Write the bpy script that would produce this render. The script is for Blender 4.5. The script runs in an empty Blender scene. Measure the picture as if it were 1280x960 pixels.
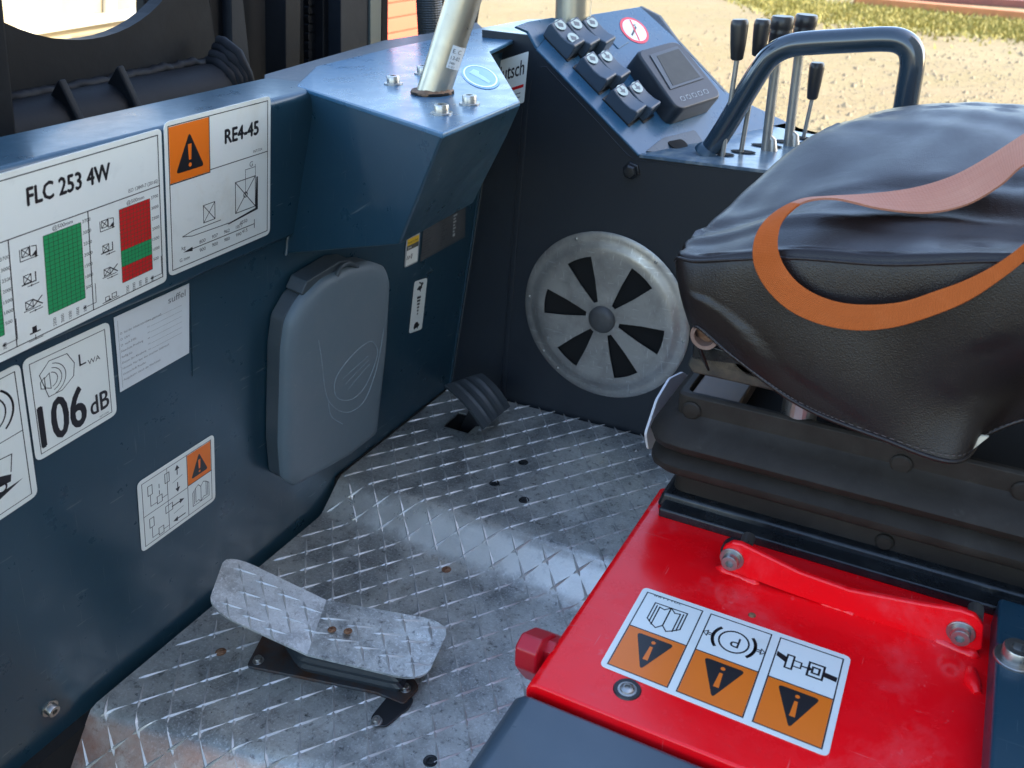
import bpy, bmesh, math, random
from math import sin, cos, tan, atan, pi, radians, sqrt
from mathutils import Vector, Matrix
from mathutils.geometry import tessellate_polygon
random.seed(7)
SC = bpy.context.scene
COL = SC.collection

# ------------------------------------------------------------------ camera, light, exposure
FPX = 1120.0
PITCH = atan(600 / FPX)
YAW = atan(677 * cos(PITCH) / FPX)
FW = Vector((-sin(YAW) * cos(PITCH), cos(YAW) * cos(PITCH), -sin(PITCH)))
RT = Vector((cos(YAW), sin(YAW), 0))
UP = RT.cross(FW)
CAM = Vector((0, 0, 1.0))
cd = bpy.data.cameras.new('camera')
cam = bpy.data.objects.new('camera', cd)
COL.objects.link(cam)
cam.matrix_world = Matrix((RT, UP, -FW)).transposed().to_4x4()
cam.location = CAM
cd.sensor_width = 36
cd.lens = FPX * 36 / 1280
cd.clip_start = 0.02
cd.clip_end = 500
cd.dof.use_dof = True
cd.dof.focus_distance = 1.25
cd.dof.aperture_fstop = 8
SC.camera = cam

world = bpy.data.worlds.new('World')
SC.world = world
world.use_nodes = True
wn = world.node_tree.nodes
wl = world.node_tree.links
for n in list(wn):
    wn.remove(n)
SUN_EL = radians(36)
SUN_DIR = Vector((0.94, 0.34, 0)) * cos(SUN_EL) + Vector((0, 0, sin(SUN_EL)))
sky = wn.new('ShaderNodeTexSky')
sky.sky_type = 'NISHITA'
sky.sun_disc = False
sky.sun_elevation = SUN_EL
sky.sun_rotation = math.atan2(SUN_DIR.x, SUN_DIR.y)
sky.air_density = 1.0
sky.dust_density = 1.2
sky.ozone_density = 0.9
bg = wn.new('ShaderNodeBackground')
bg.inputs['Strength'].default_value = 0.15
wo = wn.new('ShaderNodeOutputWorld')
wl.new(sky.outputs[0], bg.inputs['Color'])
wl.new(bg.outputs[0], wo.inputs['Surface'])
sd = bpy.data.lights.new('sun', 'SUN')
sd.energy = 2.0
sd.angle = radians(0.5)
sd.color = (1.0, 0.93, 0.82)
so = bpy.data.objects.new('sun', sd)
COL.objects.link(so)
so.rotation_euler = SUN_DIR.to_track_quat('Z', 'Y').to_euler()
SC.view_settings.view_transform = 'Standard'
SC.view_settings.look = 'None'
SC.view_settings.gamma = 1
SC.view_settings.exposure = 2.35

# ------------------------------------------------------------------ geometry of the place
def ray(x, y):
    return (FW * FPX + RT * (x - 640) - UP * (y - 480)).normalized()

class Plane:
    def __init__(s, p, n):
        s.p = Vector(p); s.n = Vector(n).normalized()
    def at(s, x, y, off=0.0):
        d = ray(x, y)
        p = s.p + s.n * off
        return CAM + d * ((p - CAM).dot(s.n) / d.dot(s.n))
    def off(s, o):
        return Plane(s.p + s.n * o, s.n)
def PZ(z): return Plane((0, 0, z), (0, 0, 1))
def PY(y): return Plane((0, y, 0), (0, -1, 0))
def PX(x): return Plane((x, 0, 0), (1, 0, 0))
SY = 1.499
WALL = Plane((-.962, 0, 0), (.983, 0, -.186))      # leaning dash wall
SIDE = PY(SY)                                      # side wall with the vent
ZTOP = .785
ZRED = .30
K1 = SIDE.at(672, 60); K2 = SIDE.at(800, 193)
SD = (K2 - K1).normalized()
_w = Vector((0, cos(radians(20)), sin(radians(20))))
_n = SD.cross(_w)
SLOPE = Plane(K1, _n if _n.z > 0 else -_n)
WP = (_w - SD * _w.dot(SD)).normalized()           # across the sloped panel, away from the seat side
FOLD = SLOPE.n.cross(Vector((0, 0, 1))).normalized()
if FOLD.y < 0: FOLD = -FOLD
DECK = PZ(K2.z)
YV = Vector((0, 1, 0))

# ------------------------------------------------------------------ materials
MATS = {}
def mat(name, col, rough=.5, metal=0, coat=0, bump=None, var=None, var2=None, rvar=0, spec=.5, voro=None, fine=None, scratch=None, more=()):
    if name in MATS: return MATS[name]
    m = bpy.data.materials.new(name); m.use_nodes = True
    nt = m.node_tree; N = nt.nodes; L = nt.links
    b = N['Principled BSDF']
    b.inputs['Base Color'].default_value = (*col, 1)
    b.inputs['Roughness'].default_value = rough
    b.inputs['Metallic'].default_value = metal
    b.inputs['Specular IOR Level'].default_value = spec
    if coat:
        b.inputs['Coat Weight'].default_value = coat
        b.inputs['Coat Roughness'].default_value = .12
    tc = N.new('ShaderNodeNewGeometry')
    vec = tc.outputs['Position']
    cur = None
    def noise(scale, detail=4, rgh=.6, dist=0, stretch=None):
        n = N.new('ShaderNodeTexNoise')
        n.inputs['Scale'].default_value = scale; n.inputs['Detail'].default_value = detail
        n.inputs['Roughness'].default_value = rgh; n.inputs['Distortion'].default_value = dist
        if stretch:
            mp = N.new('ShaderNodeMapping'); mp.inputs['Scale'].default_value = stretch[0]
            mp.inputs['Rotation'].default_value = stretch[1]
            L.new(vec, mp.inputs['Vector']); L.new(mp.outputs[0], n.inputs['Vector'])
        else:
            L.new(vec, n.inputs['Vector'])
        return n.outputs['Fac']
    def ramp(f, a, c, lo=0.0, hi=1.0):
        r = N.new('ShaderNodeMapRange'); r.inputs['From Min'].default_value = a; r.inputs['From Max'].default_value = c
        r.inputs['To Min'].default_value = lo; r.inputs['To Max'].default_value = hi
        L.new(f, r.inputs['Value']); return r.outputs[0]
    def mixc(f, c2):
        nonlocal cur
        x = N.new('ShaderNodeMix'); x.data_type = 'RGBA'
        L.new(f, x.inputs['Factor'])
        if cur is None: x.inputs['A'].default_value = (*col, 1)
        else: L.new(cur, x.inputs['A'])
        x.inputs['B'].default_value = (*c2, 1)
        cur = x.outputs['Result']
    masks = []
    for v in (var, var2, fine) + tuple(more):
        if v:
            scale, lo, hi, amt, c2 = v[:5]
            f = ramp(noise(scale, 6, .65, .3), lo, hi, 0, amt)
            mixc(f, c2); masks.append(f)
    if scratch:
        for k, (rot, st) in enumerate(scratch[2]):
            f = ramp(noise(scratch[0], 2, .5, 0, (st, rot)), scratch[1], scratch[1] + .03, 0, scratch[3])
            mixc(f, scratch[4]); masks.append(f)
    if cur is not None: L.new(cur, b.inputs['Base Color'])
    if rvar:
        f = ramp(noise(23, 6, .7), .3, .7, max(.03, rough - rvar), min(1, rough + rvar))
        L.new(f, b.inputs['Roughness'])
    prev = None
    for bb in ([bump] if bump else []) + ([voro] if voro else []):
        if bb is voro:
            t = N.new('ShaderNodeTexVoronoi'); t.feature = 'SMOOTH_F1'; t.inputs['Scale'].default_value = bb[0]
            L.new(vec, t.inputs['Vector']); h = t.outputs['Distance']
        else:
            h = noise(bb[0], 4, .6)
        n = N.new('ShaderNodeBump'); n.inputs['Strength'].default_value = bb[1]; n.inputs['Distance'].default_value = bb[2]
        L.new(h, n.inputs['Height'])
        if prev: L.new(prev, n.inputs['Normal'])
        prev = n.outputs[0]
    if prev: L.new(prev, b.inputs['Normal'])
    MATS[name] = m
    return m

SCR = [((0.3, .8, .2), (4, 220, 4)), ((.9, .2, 1.1), (200, 5, 5))]
M_SLATE = mat('slate_paint', (.013, .043, .067), .32, 0, .15, bump=(350, .05, .001), var=(7, .52, .75, .18, (.035, .07, .10)),
              var2=(55, .64, .8, .2, (.08, .09, .10)), rvar=.07, scratch=(3.5, .705, SCR, .4, (.16, .19, .20)))
M_SLATE_TOP = mat('dusty_sky_lit_slate_paint', (.030, .11, .20), .30, 0, .15, bump=(350, .05, .001), var=(12, .45, .8, .35, (.13, .15, .16)),
                  var2=(160, .6, .8, .35, (.2, .21, .2)), rvar=.08, scratch=(3.5, .72, SCR, .4, (.3, .32, .32)))  # same slate paint, base made bluer and brighter for reflected sky, plus dust flecks
M_SIDE = mat('side_wall_paint', (.012, .017, .024), .45, 0, .0, bump=(350, .05, .001), var=(9, .5, .8, .18, (.05, .055, .06)),
             fine=(220, .72, .78, .5, (.2, .2, .2)))
M_RED = mat('red_paint', (.92, .002, .007), .24, 0, .25, spec=.35, bump=(14, .18, .004), var=(6, .5, .75, .22, (.72, .05, .07)),
            fine=(260, .73, .78, .5, (.12, .02, .02)), rvar=.09, more=((70, .68, .74, .5, (.25, .01, .015)), (26, .66, .70, .35, (.74, .16, .17)), (7, .54, .68, .35, (.74, .11, .13)), (330, .66, .72, .5, (.35, .12, .10))), scratch=(3.0, .735, SCR, .4, (.76, .25, .25)))
M_REDP = mat('red_plastic', (.42, .008, .02), .33, bump=(60, .05, .001), rvar=.05)
M_BLACKS = mat('black_satin', (.012, .013, .015), .38, bump=(180, .06, .001), var=(30, .55, .8, .3, (.05, .05, .048)))
M_BLACKG = mat('black_worn_metal', (.014, .016, .018), .3, .2, bump=(60, .15, .002), var=(28, .5, .75, .4, (.07, .075, .075)), rvar=.12)
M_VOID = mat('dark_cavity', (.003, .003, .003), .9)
M_STEEL = mat('zinc_steel', (.40, .39, .37), .33, .95, bump=(120, .08, .0006), var=(60, .45, .8, .5, (.36, .35, .33)), rvar=.1)
M_RUST = mat('rusty_steel', (.14, .055, .025), .75, .2, bump=(220, .4, .001), var=(140, .4, .6, .8, (.28, .16, .09)))
M_GALV = mat('galvanised_tube', (.50, .46, .36), .36, .8, bump=(60, .06, .001), var=(14, .4, .75, .6, (.36, .34, .29)),
             var2=(160, .6, .75, .4, (.25, .23, .19)), rvar=.12)
M_TREAD = mat('tread_plate', (.58, .59, .55), .40, .72, bump=(240, .2, .0015), var=(8, .44, .62, .72, (.20, .215, .22)),
              var2=(34, .5, .7, .55, (.27, .25, .22)), fine=(240, .52, .66, .75, (.72, .74, .74)), more=((95, .56, .68, .7, (.09, .09, .09)), (420, .6, .7, .8, (.06, .06, .06))), rvar=.16)
M_TREADP = mat('sky_lit_pedal_plate', (.68, .69, .67), .42, .65, bump=(240, .2, .0015), var=(12, .45, .66, .7, (.24, .25, .26)),
               var2=(50, .52, .7, .5, (.25, .23, .20)), fine=(240, .5, .64, .7, (.8, .82, .82)), more=((420, .6, .7, .7, (.08, .08, .08)),), rvar=.14)  # tread plate lightened for sky light on the tilted pedal half
M_RIDGE = mat('tread_ridge', (.56, .56, .54), .46, .6, bump=(300, .1, .001), var=(25, .4, .7, .5, (.22, .23, .24)), rvar=.12)
M_DISC = mat('dull_disc_steel', (.42, .405, .38), .42, .75, bump=(40, .12, .0015), var=(16, .42, .7, .55, (.17, .16, .155)),
             var2=(45, .62, .72, .5, (.5, .49, .47)), rvar=.12, scratch=(5, .66, [((.4, .3, .5), (6, 6, 60)), ((.2, .1, 1.2), (50, 6, 8))], .55, (.6, .6, .58)))
M_GREYP = mat('grey_plastic', (.100, .138, .163), .52, bump=(900, .12, .0006), var=(8, .45, .75, .45, (.15, .17, .19)),
              fine=(120, .6, .75, .3, (.2, .22, .23)))
M_GREYD = mat('dark_grey_plastic', (.04, .055, .066), .5, bump=(900, .1, .0006), var=(12, .5, .75, .4, (.09, .095, .1)))
M_RUBBER = mat('black_rubber', (.028, .036, .042), .42, bump=(200, .08, .001), var=(18, .5, .8, .3, (.06, .07, .07)))
M_BELLOW = mat('dusty_bellows_rubber', (.022, .017, .013), .6, spec=.25, bump=(500, .12, .0008), var=(11, .46, .75, .5, (.055, .048, .040)),
               fine=(80, .6, .8, .3, (.09, .08, .065)))
M_LEATHER = mat('dark_grained_vinyl', (.014, .0085, .007), .34, voro=(800, .35, .0007), bump=(16, .06, .003), var=(9, .5, .75, .3, (.034, .024, .021)), fine=(190, .70, .76, .5, (.10, .085, .07)), rvar=.06, spec=.40)
M_STRAP = mat('faded_orange_webbing', (.43, .175, .10), .7, bump=(12, .05, .002), var=(8, .42, .7, .5, (.34, .10, .05)))
M_STRAPIN = mat('orange_webbing_inside', (.42, .085, .009), .7, spec=.25, bump=(12, .05, .002), var=(30, .5, .8, .35, (.60, .16, .04)))
M_PAPER = mat('white_sticker', (.74, .77, .73), .35, 0, .25, more=((14, .55, .75, .45, (.62, .60, .50)), (330, .69, .74, .55, (.22, .22, .2)), (5, .6, .7, .3, (.50, .50, .46))), var=(40, .58, .8, .35, (.55, .58, .55)), fine=(420, .72, .78, .4, (.2, .2, .2)))
M_PAPER2 = mat('matt_paper_label', (.62, .66, .68), .6, var=(30, .5, .8, .35, (.5, .5, .5)))
M_INK = mat('black_print', (.012, .012, .014), .4, 0, .2)
M_INKG = mat('grey_print', (.12, .13, .14), .5)
M_ORANGE = mat('orange_print', (.80, .17, .008), .4, 0, .2, var=(30, .5, .8, .2, (.6, .13, .02)))
M_GREEN = mat('green_print', (.015, .30, .10), .4, 0, .2)
M_CRED = mat('red_print', (.62, .008, .012), .4, 0, .2)
M_BLUEP = mat('blue_print', (.03, .22, .55), .4, 0, .2)
M_YEL = mat('yellow_print', (.65, .42, .03), .45)
M_SILVER = mat('silver_label', (.13, .135, .14), .4, .5, var=(50, .5, .8, .4, (.2, .2, .2)))
M_SCREEN = mat('display_glass', (.035, .036, .03), .42, 0, .0, var=(60, .4, .7, .5, (.06, .06, .05)), spec=.3)
M_CREAM = mat('cream_wall', (.42, .34, .20), .8, var=(3, .4, .7, .3, (.52, .44, .3)))
M_WHITE = mat('white_frame_paint', (.62, .58, .46), .6)
M_SAND = mat('sandy_gravel', (.235, .18, .075), .95, bump=(30, .7, .02), var=(1.4, .4, .62, .6, (.26, .185, .095)),
             var2=(9, .52, .66, .65, (.31, .245, .125)), fine=(38, .56, .66, .7, (.15, .11, .06)), more=((.55, .48, .6, .35, (.30, .24, .12)), (3.2, .58, .68, .5, (.18, .14, .085))))
M_GRASS = mat('dry_grass', (.24, .21, .035), .8, var=(7, .4, .65, .8, (.38, .30, .09)))
M_TIMBER = mat('orange_timber', (.52, .20, .07), .7, var=(5, .4, .7, .6, (.36, .14, .06)), bump=(40, .3, .005))
M_REDW = mat('red_plank_paint', (.72, .12, .055), .7, var=(6, .4, .7, .4, (.6, .10, .05)))
M_MAST = mat('mast_black_paint', (.0035, .0045, .0065), .55, 0, 0, bump=(90, .15, .002), var=(16, .5, .72, .35, (.012, .015, .019)),
             fine=(150, .66, .76, .3, (.035, .035, .03)), spec=.15)
M_CLOTH = mat('cream_lining', (.62, .56, .42), .8, voro=(600, .4, .001))
M_ROOF = mat('roof_sheet', (.03, .04, .05), .5)

# ------------------------------------------------------------------ object helpers
ORG = {}
def thing(name, label, cat, loc, group=None):
    o = bpy.data.objects.new(name, None); COL.objects.link(o)
    o.empty_display_size = .05
    o.location = loc
    o['label'] = label; o['category'] = cat
    if group: o['group'] = group
    ORG[o] = Vector(loc)
    return o
def part(name, verts, faces, m, parent=None, smooth=False, bevel=0, seg=2, solid=0, label=None, edges=None):
    org = ORG[parent] if parent is not None else Vector((0, 0, 0))
    me = bpy.data.meshes.new(name)
    me.from_pydata([Vector(v) - org for v in verts], [], faces)
    me.validate()
    if len(faces) < 60000:
        bb_ = bmesh.new(); bb_.from_mesh(me); bmesh.ops.recalc_face_normals(bb_, faces=bb_.faces); bb_.to_mesh(me); bb_.free()
    ms = m if isinstance(m, list) else [m]
    for q in ms: me.materials.append(q)
    o = bpy.data.objects.new(name, me); COL.objects.link(o)
    if parent is not None:
        o.parent = parent; ORG[o] = org
    else:
        ORG[o] = Vector((0, 0, 0))
    if smooth:
        me.shade_smooth(); me.set_sharp_from_angle(angle=radians(50))
    if solid:
        s = o.modifiers.new('solid', 'SOLIDIFY'); s.thickness = solid; s.offset = -1
        es = o.modifiers.new('edges', 'EDGE_SPLIT'); es.split_angle = radians(50)
    if bevel:
        b = o.modifiers.new('bevel', 'BEVEL'); b.width = bevel; b.segments = seg; b.limit_method = 'ANGLE'; b.angle_limit = radians(35)
        b.harden_normals = False
        me.shade_smooth()
        try:
            w = o.modifiers.new('wn', 'WEIGHTED_NORMAL'); w.keep_sharp = False
        except Exception: pass
    if label: o['label'] = label
    return o
class MB:
    def __init__(s): s.v = []; s.f = []
    def add(s, v, f):
        k = len(s.v); s.v += [Vector(a) for a in v]; s.f += [tuple(i + k for i in q) for q in f]
        return s
    def poly(s, pts): return s.add(pts, [tuple(range(len(pts)))])
    def prism(s, pts, vec):
        """closed solid: pts is a planar polygon, extruded by vec"""
        vec = Vector(vec); n = len(pts); pts = [Vector(p) for p in pts]
        nrm = Vector((0, 0, 0))
        for i in range(n): nrm += pts[i].cross(pts[(i + 1) % n])
        if nrm.dot(vec) > 0: pts = pts[::-1]
        v = pts + [p + vec for p in pts]
        f = [tuple(range(n)), tuple(range(2 * n - 1, n - 1, -1))]
        f += [(i, i + n, (i + 1) % n + n, (i + 1) % n) for i in range(n)]
        return s.add(v, f)
    def box(s, c, d, R=None):
        c = Vector(c); v = []
        for i in (-1, 1):
            for j in (-1, 1):
                for k in (-1, 1):
                    p = Vector((i * d[0] / 2, j * d[1] / 2, k * d[2] / 2))
                    v.append(c + (R @ p if R else p))
        return s.add(v, [(0, 1, 3, 2), (4, 6, 7, 5), (0, 4, 5, 1), (2, 3, 7, 6), (0, 2, 6, 4), (1, 5, 7, 3)])
    def tube(s, pts, r, n=14, caps=True, closed=False):
        pts = [Vector(p) for p in pts]; N = len(pts)
        rs = r if isinstance(r, (list, tuple)) else [r] * N
        T = []
        for i in range(N):
            a = pts[max(i - 1, 0)] if not closed else pts[i - 1]
            b = pts[min(i + 1, N - 1)] if not closed else pts[(i + 1) % N]
            T.append((b - a).normalized())
        u = T[0].orthogonal().normalized(); v = []
        for i in range(N):
            u = (u - T[i] * u.dot(T[i])).normalized(); w = T[i].cross(u)
            for k in range(n):
                a = 2 * pi * k / n; v.append(pts[i] + (u * cos(a) + w * sin(a)) * rs[i])
        f = []
        for i in range(N - 1 if not closed else N):
            j = (i + 1) % N
            for k in range(n):
                f.append((i * n + k, i * n + (k + 1) % n, j * n + (k + 1) % n, j * n + k))
        if caps and not closed:
            f.append(tuple(range(n - 1, -1, -1))); f.append(tuple((N - 1) * n + k for k in range(n)))
        return s.add(v, f)
    def lathe(s, prof, c, ax, n=28):
        c = Vector(c); ax = Vector(ax).normalized(); u = ax.orthogonal().normalized(); w = ax.cross(u)
        v = []
        for r, h in prof:
            for k in range(n):
                a = 2 * pi * k / n; v.append(c + ax * h + (u * cos(a) + w * sin(a)) * r)
        f = []
        for i in range(len(prof) - 1):
            for k in range(n):
                f.append((i * n + k, i * n + (k + 1) % n, (i + 1) * n + (k + 1) % n, (i + 1) * n + k))
        f.append(tuple(range(n - 1, -1, -1))); f.append(tuple((len(prof) - 1) * n + k for k in range(n)))
        return s.add(v, f)
    def build(s, name, m, parent=None, **k): return part(name, s.v, s.f, m, parent, **k)
def rounded(pts, r, seg=4):
    out = []; n = len(pts); pts = [Vector(p) for p in pts]
    rs = r if isinstance(r, (list, tuple)) else [r] * n
    for i in range(n):
        p, a, b = pts[i], pts[i - 1], pts[(i + 1) % n]
        da, db = (a - p), (b - p)
        rr = min(rs[i], da.length * .45, db.length * .45)
        if rr <= 0: out.append(p); continue
        s0 = p + da.normalized() * rr; s1 = p + db.normalized() * rr
        for k in range(seg + 1):
            t = k / seg; out.append(s0 * (1 - t) ** 2 + p * 2 * t * (1 - t) + s1 * t * t)
    return out
def cr(P, n=8, closed=False):
    """Catmull-Rom through points"""
    P = [Vector(p) for p in P]; out = []; N = len(P)
    for i in range(N if closed else N - 1):
        if closed: a, b, c, d = P[i - 1], P[i], P[(i + 1) % N], P[(i + 2) % N]
        else: a, b, c, d = P[max(i - 1, 0)], P[i], P[i + 1], P[min(i + 2, N - 1)]
        for k in range(n):
            t = k / n
            out.append(.5 * ((2 * b) + (c - a) * t + (2 * a - 5 * b + 4 * c - d) * t * t + (3 * b - a - 3 * c + d) * t ** 3))
    if not closed: out.append(P[-1])
    return out

# shared fasteners (local +Z is outward)
def mk_mesh(name, mb, m, smooth=False):
    me = bpy.data.meshes.new(name); me.from_pydata(mb.v, [], mb.f); me.validate()
    bb_ = bmesh.new(); bb_.from_mesh(me); bmesh.ops.recalc_face_normals(bb_, faces=bb_.faces); bb_.to_mesh(me); bb_.free()
    me.shade_smooth()
    me.set_sharp_from_angle(angle=radians(35))
    for q in (m if isinstance(m, list) else [m]): me.materials.append(q)
    return me
def cap_bolt(m):
    mb = MB(); n = 24
    mb.lathe([(1.45, 0), (1.45, .18), (1.4, .22), (1.0, .22), (1.0, 1.12), (.95, 1.2), (.62, 1.22)], (0, 0, 0), (0, 0, 1), n)
    mb.f.pop()
    k = len(mb.v); hexa = [Vector((.52 * cos(pi / 3 * i), .52 * sin(pi / 3 * i), 1.22)) for i in range(6)]
    mb.add(hexa + [h + Vector((0, 0, -.6)) for h in hexa], [(i, (i + 1) % 6, (i + 1) % 6 + 6, i + 6) for i in range(6)] + [tuple(range(6, 12))])
    base = k - n
    for i in range(6):
        q = [base + i * 4 + j for j in range(5)]; q[-1] = base + (i * 4 + 4) % n
        mb.f.append(tuple(q[::-1]) + (k + i, k + (i + 1) % 6))
    return mk_mesh('cap_bolt', mb, m)
def dome_screw(m, name):
    mb = MB(); mb.lathe([(1.35, 0), (1.3, .12), (1.0, .16), (.95, .36), (.7, .52), (.42, .56), (.34, .2)], (0, 0, 0), (0, 0, 1), 20)
    return mk_mesh(name, mb, m)
def sunk_screw(m, name):
    mb = MB(); mb.lathe([(1.6, 0), (1.5, .12), (1.25, .14), (1.0, .02), (.98, .1), (.5, .16), (.42, .02)], (0, 0, 0), (0, 0, 1), 20)
    return mk_mesh(name, mb, m)
ME_BOLT = cap_bolt(M_STEEL)
ME_SCREW = dome_screw(M_STEEL, 'dome_screw')
ME_RUSTY = dome_screw(M_RUST, 'rusty_screw')
ME_SUNK = sunk_screw(M_BLACKG, 'sunk_screw')
ME_PLUG = None
def put(name, me, p, n, r, parent, label=None):
    o = bpy.data.objects.new(name, me); COL.objects.link(o)
    o.parent = parent; o.location = Vector(p) - ORG[parent]
    o.rotation_euler = Vector(n).to_track_quat('Z', 'Y').to_euler(); o.scale = (r, r, r)
    if label: o['label'] = label
    return o

# ------------------------------------------------------------------ sticker helper: flat print on a thin sheet
FONTC = {}
def glyphs(s):
    if s in FONTC: return FONTC[s]
    c = bpy.data.curves.new('t', 'FONT'); c.body = s; c.size = 1; c.resolution_u = 2 if len(s) > 8 else 3
    o = bpy.data.objects.new('t', c); COL.objects.link(o)
    me = o.to_mesh()
    v = [(p.co.x, p.co.y) for p in me.vertices]; f = [tuple(p.vertices) for p in me.polygons]
    o.to_mesh_clear(); bpy.data.objects.remove(o); bpy.data.curves.remove(c)
    x0 = min(a[0] for a in v); x1 = max(a[0] for a in v)
    v = [(a[0] - x0, a[1]) for a in v]
    FONTC[s] = (v, f, x1 - x0); return FONTC[s]
class Sticker:
    """corners TL TR BR BL in photo pixels on a plane; drawing units: x 0..W, y 0..1 downward"""
    def __init__(s, name, label, px, plane, paper, rad=.06, cat='sticker', group=None, thick=.0006, parent=None):
        s.c = [plane.at(*p) for p in px]; s.n = plane.n
        s.h = ((s.c[3] - s.c[0]).length + (s.c[2] - s.c[1]).length) / 2
        s.W = ((s.c[1] - s.c[0]).length + (s.c[2] - s.c[3]).length) / 2 / s.h
        s.root = parent or thing(name, label, cat, (s.c[2] + s.c[3]) / 2, group)
        s.ink = {}; s.thick = thick; s.lay = 0
        if paper:
            pts = rounded([Vector((0, 0, 0)), Vector((s.W, 0, 0)), Vector((s.W, 1, 0)), Vector((0, 1, 0))], rad, 4)
            base = [s.m(p.x, p.y, 0) for p in pts]
            MB().prism(base, s.n * thick).build('backing_sheet', paper, s.root)
    def m(s, x, y, k=1.0, lift=None):
        u = x / s.W; c = s.c
        return c[0] * (1 - u) * (1 - y) + c[1] * u * (1 - y) + c[2] * u * y + c[3] * (1 - u) * y + s.n * (lift if lift is not None else 0)
    def _a(s, mt, v2, f, own=None):
        L = s.thick + .00015 + .00012 * s.lay
        key = (own, len(s.ink)) if own else (mt.name, s.lay)
        mb = s.ink.setdefault(key, (mt, MB()))[1]
        mb.add([s.m(x, y, lift=L) for x, y in v2], f)
    def poly(s, mt, pts, own=None):
        f = tessellate_polygon([[Vector((x, y, 0)) for x, y in pts]])
        s._a(mt, pts, [tuple(t) for t in f], own)
    def rect(s, mt, x0, y0, x1, y1):
        own = {'orange_print': 'orange_field', 'green_print': 'green_field', 'red_print': 'red_field'}.get(mt.name)
        s._a(mt, [(x0, y0), (x1, y0), (x1, y1), (x0, y1)], [(0, 1, 2, 3)], own)
    def line(s, mt, pts, w=.01, closed=False):
        if closed: pts = list(pts) + [pts[0]]
        for (x0, y0), (x1, y1) in zip(pts, pts[1:]):
            d = sqrt((x1 - x0) ** 2 + (y1 - y0) ** 2) or 1e-6
            nx, ny = -(y1 - y0) / d * w / 2, (x1 - x0) / d * w / 2; ex, ey = (x1 - x0) / d * w / 2, (y1 - y0) / d * w / 2
            s._a(mt, [(x0 + nx - ex, y0 + ny - ey), (x1 + nx + ex, y1 + ny + ey), (x1 - nx + ex, y1 - ny + ey), (x0 - nx - ex, y0 - ny - ey)], [(0, 1, 2, 3)])
    def frame(s, mt, x0, y0, x1, y1, w=.01): s.line(mt, [(x0, y0), (x1, y0), (x1, y1), (x0, y1)], w, True)
    def circle(s, mt, x, y, r, n=20, ry=None): s.poly(mt, [(x + r * cos(2 * pi * k / n), y + (ry or r) * sin(2 * pi * k / n)) for k in range(n)])
    def ring(s, mt, x, y, r, w, a0=0, a1=360, n=28):
        s.line(mt, [(x + r * cos(radians(a0 + (a1 - a0) * k / n)), y + r * sin(radians(a0 + (a1 - a0) * k / n))) for k in range(n + 1)], w)
    def text(s, mt, t, x, y, size, width=None, flip=False, vert=False, bold=0):
        v, f, w = glyphs(t); sx = (width / w) if width else size
        offs = [(0, 0)] if not bold else [(-bold, 0), (bold, 0), (0, bold), (0, -bold)]
        for i, (ox, oy) in enumerate(offs):
            if vert: q = [(x + a[1] * size + ox, y - a[0] * sx + oy) for a in v]
            elif flip: q = [(x - a[0] * sx, y + a[1] * size) for a in v]
            else: q = [(x + a[0] * sx + ox, y - a[1] * size + oy) for a in v]
            if bold: s.lay_save = s.lay
            L = s.thick + .00015 + .00012 * s.lay + .00002 * i
            s.ink.setdefault((mt.name, s.lay), (mt, MB()))[1].add([s.m(a, b, lift=L) for a, b in q], f)
    def warn(s, x0, y0, x1, y1, up=True, pad=.1):
        w = x1 - x0; h = y1 - y0; cx = (x0 + x1) / 2
        S = (lambda t: y0 + h * t) if up else (lambda t: y1 - h * t)
        tri = [Vector((cx, S(.14), 0)), Vector((x1 - w * .13, S(.86), 0)), Vector((x0 + w * .13, S(.86), 0))]
        s.lay += 1
        s.poly(M_INK, [(p.x, p.y) for p in rounded(tri, h * .08, 4)], 'warning_triangle')
        s.lay += 1
        s.poly(M_ORANGE, [(cx - w * .05, S(.36)), (cx + w * .05, S(.36)), (cx + w * .03, S(.66)), (cx - w * .03, S(.66))], 'exclamation_bar')
        s.poly(M_ORANGE, [(cx + w * .042 * cos(k), S(.755) + w * .042 * sin(k)) for k in [pi * j / 6 for j in range(12)]], 'exclamation_dot')
        s.lay -= 2
    def done(s, names=None):
        for (nm, lay), (mt, mb) in s.ink.items():
            mb.build(nm, mt, s.root)
        return s.root

# ================================================================== THE SETTING
GZ = -.55
g = part('ground', [(-60, -30, GZ), (60, -30, GZ), (60, 90, GZ), (-60, 90, GZ)], [(0, 1, 2, 3)], M_SAND); g['kind'] = 'structure'
# grass verge beyond the yard: an uneven strip of blades over a green sheet
def G(x, y): return PZ(GZ).at(x, y)
va = [G(880, -14), G(960, 20), G(1040, 30), G(1120, 37), G(1200, 44), G(1290, 50), G(1400, 56)]
vb = [G(880, -20), G(960, -3), G(1040, 2), G(1120, 10), G(1200, 20), G(1290, 29), G(1400, 38)]
gm = MB()
for i in range(len(va) - 1):
    gm.add([p + Vector((0, 0, .004)) for p in (va[i], va[i + 1], vb[i + 1], vb[i])], [(0, 1, 2, 3)])
for i in range(len(va) - 1):
    for k in range(1500):
        u, v = random.random(), random.gauss(.5, .3)
        p = va[i].lerp(va[i + 1], u).lerp(vb[i].lerp(vb[i + 1], u), v)
        h = random.uniform(.03, .09); a = random.random() * 6.3; w = .02
        d = Vector((cos(a), sin(a), 0)) * w
        gm.add([p - d, p + d, p + Vector((random.gauss(0, .04), random.gauss(0, .04), h))], [(0, 1, 2)])
gv = gm.build('grass_verge', M_GRASS); gv['kind'] = 'stuff'
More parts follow.
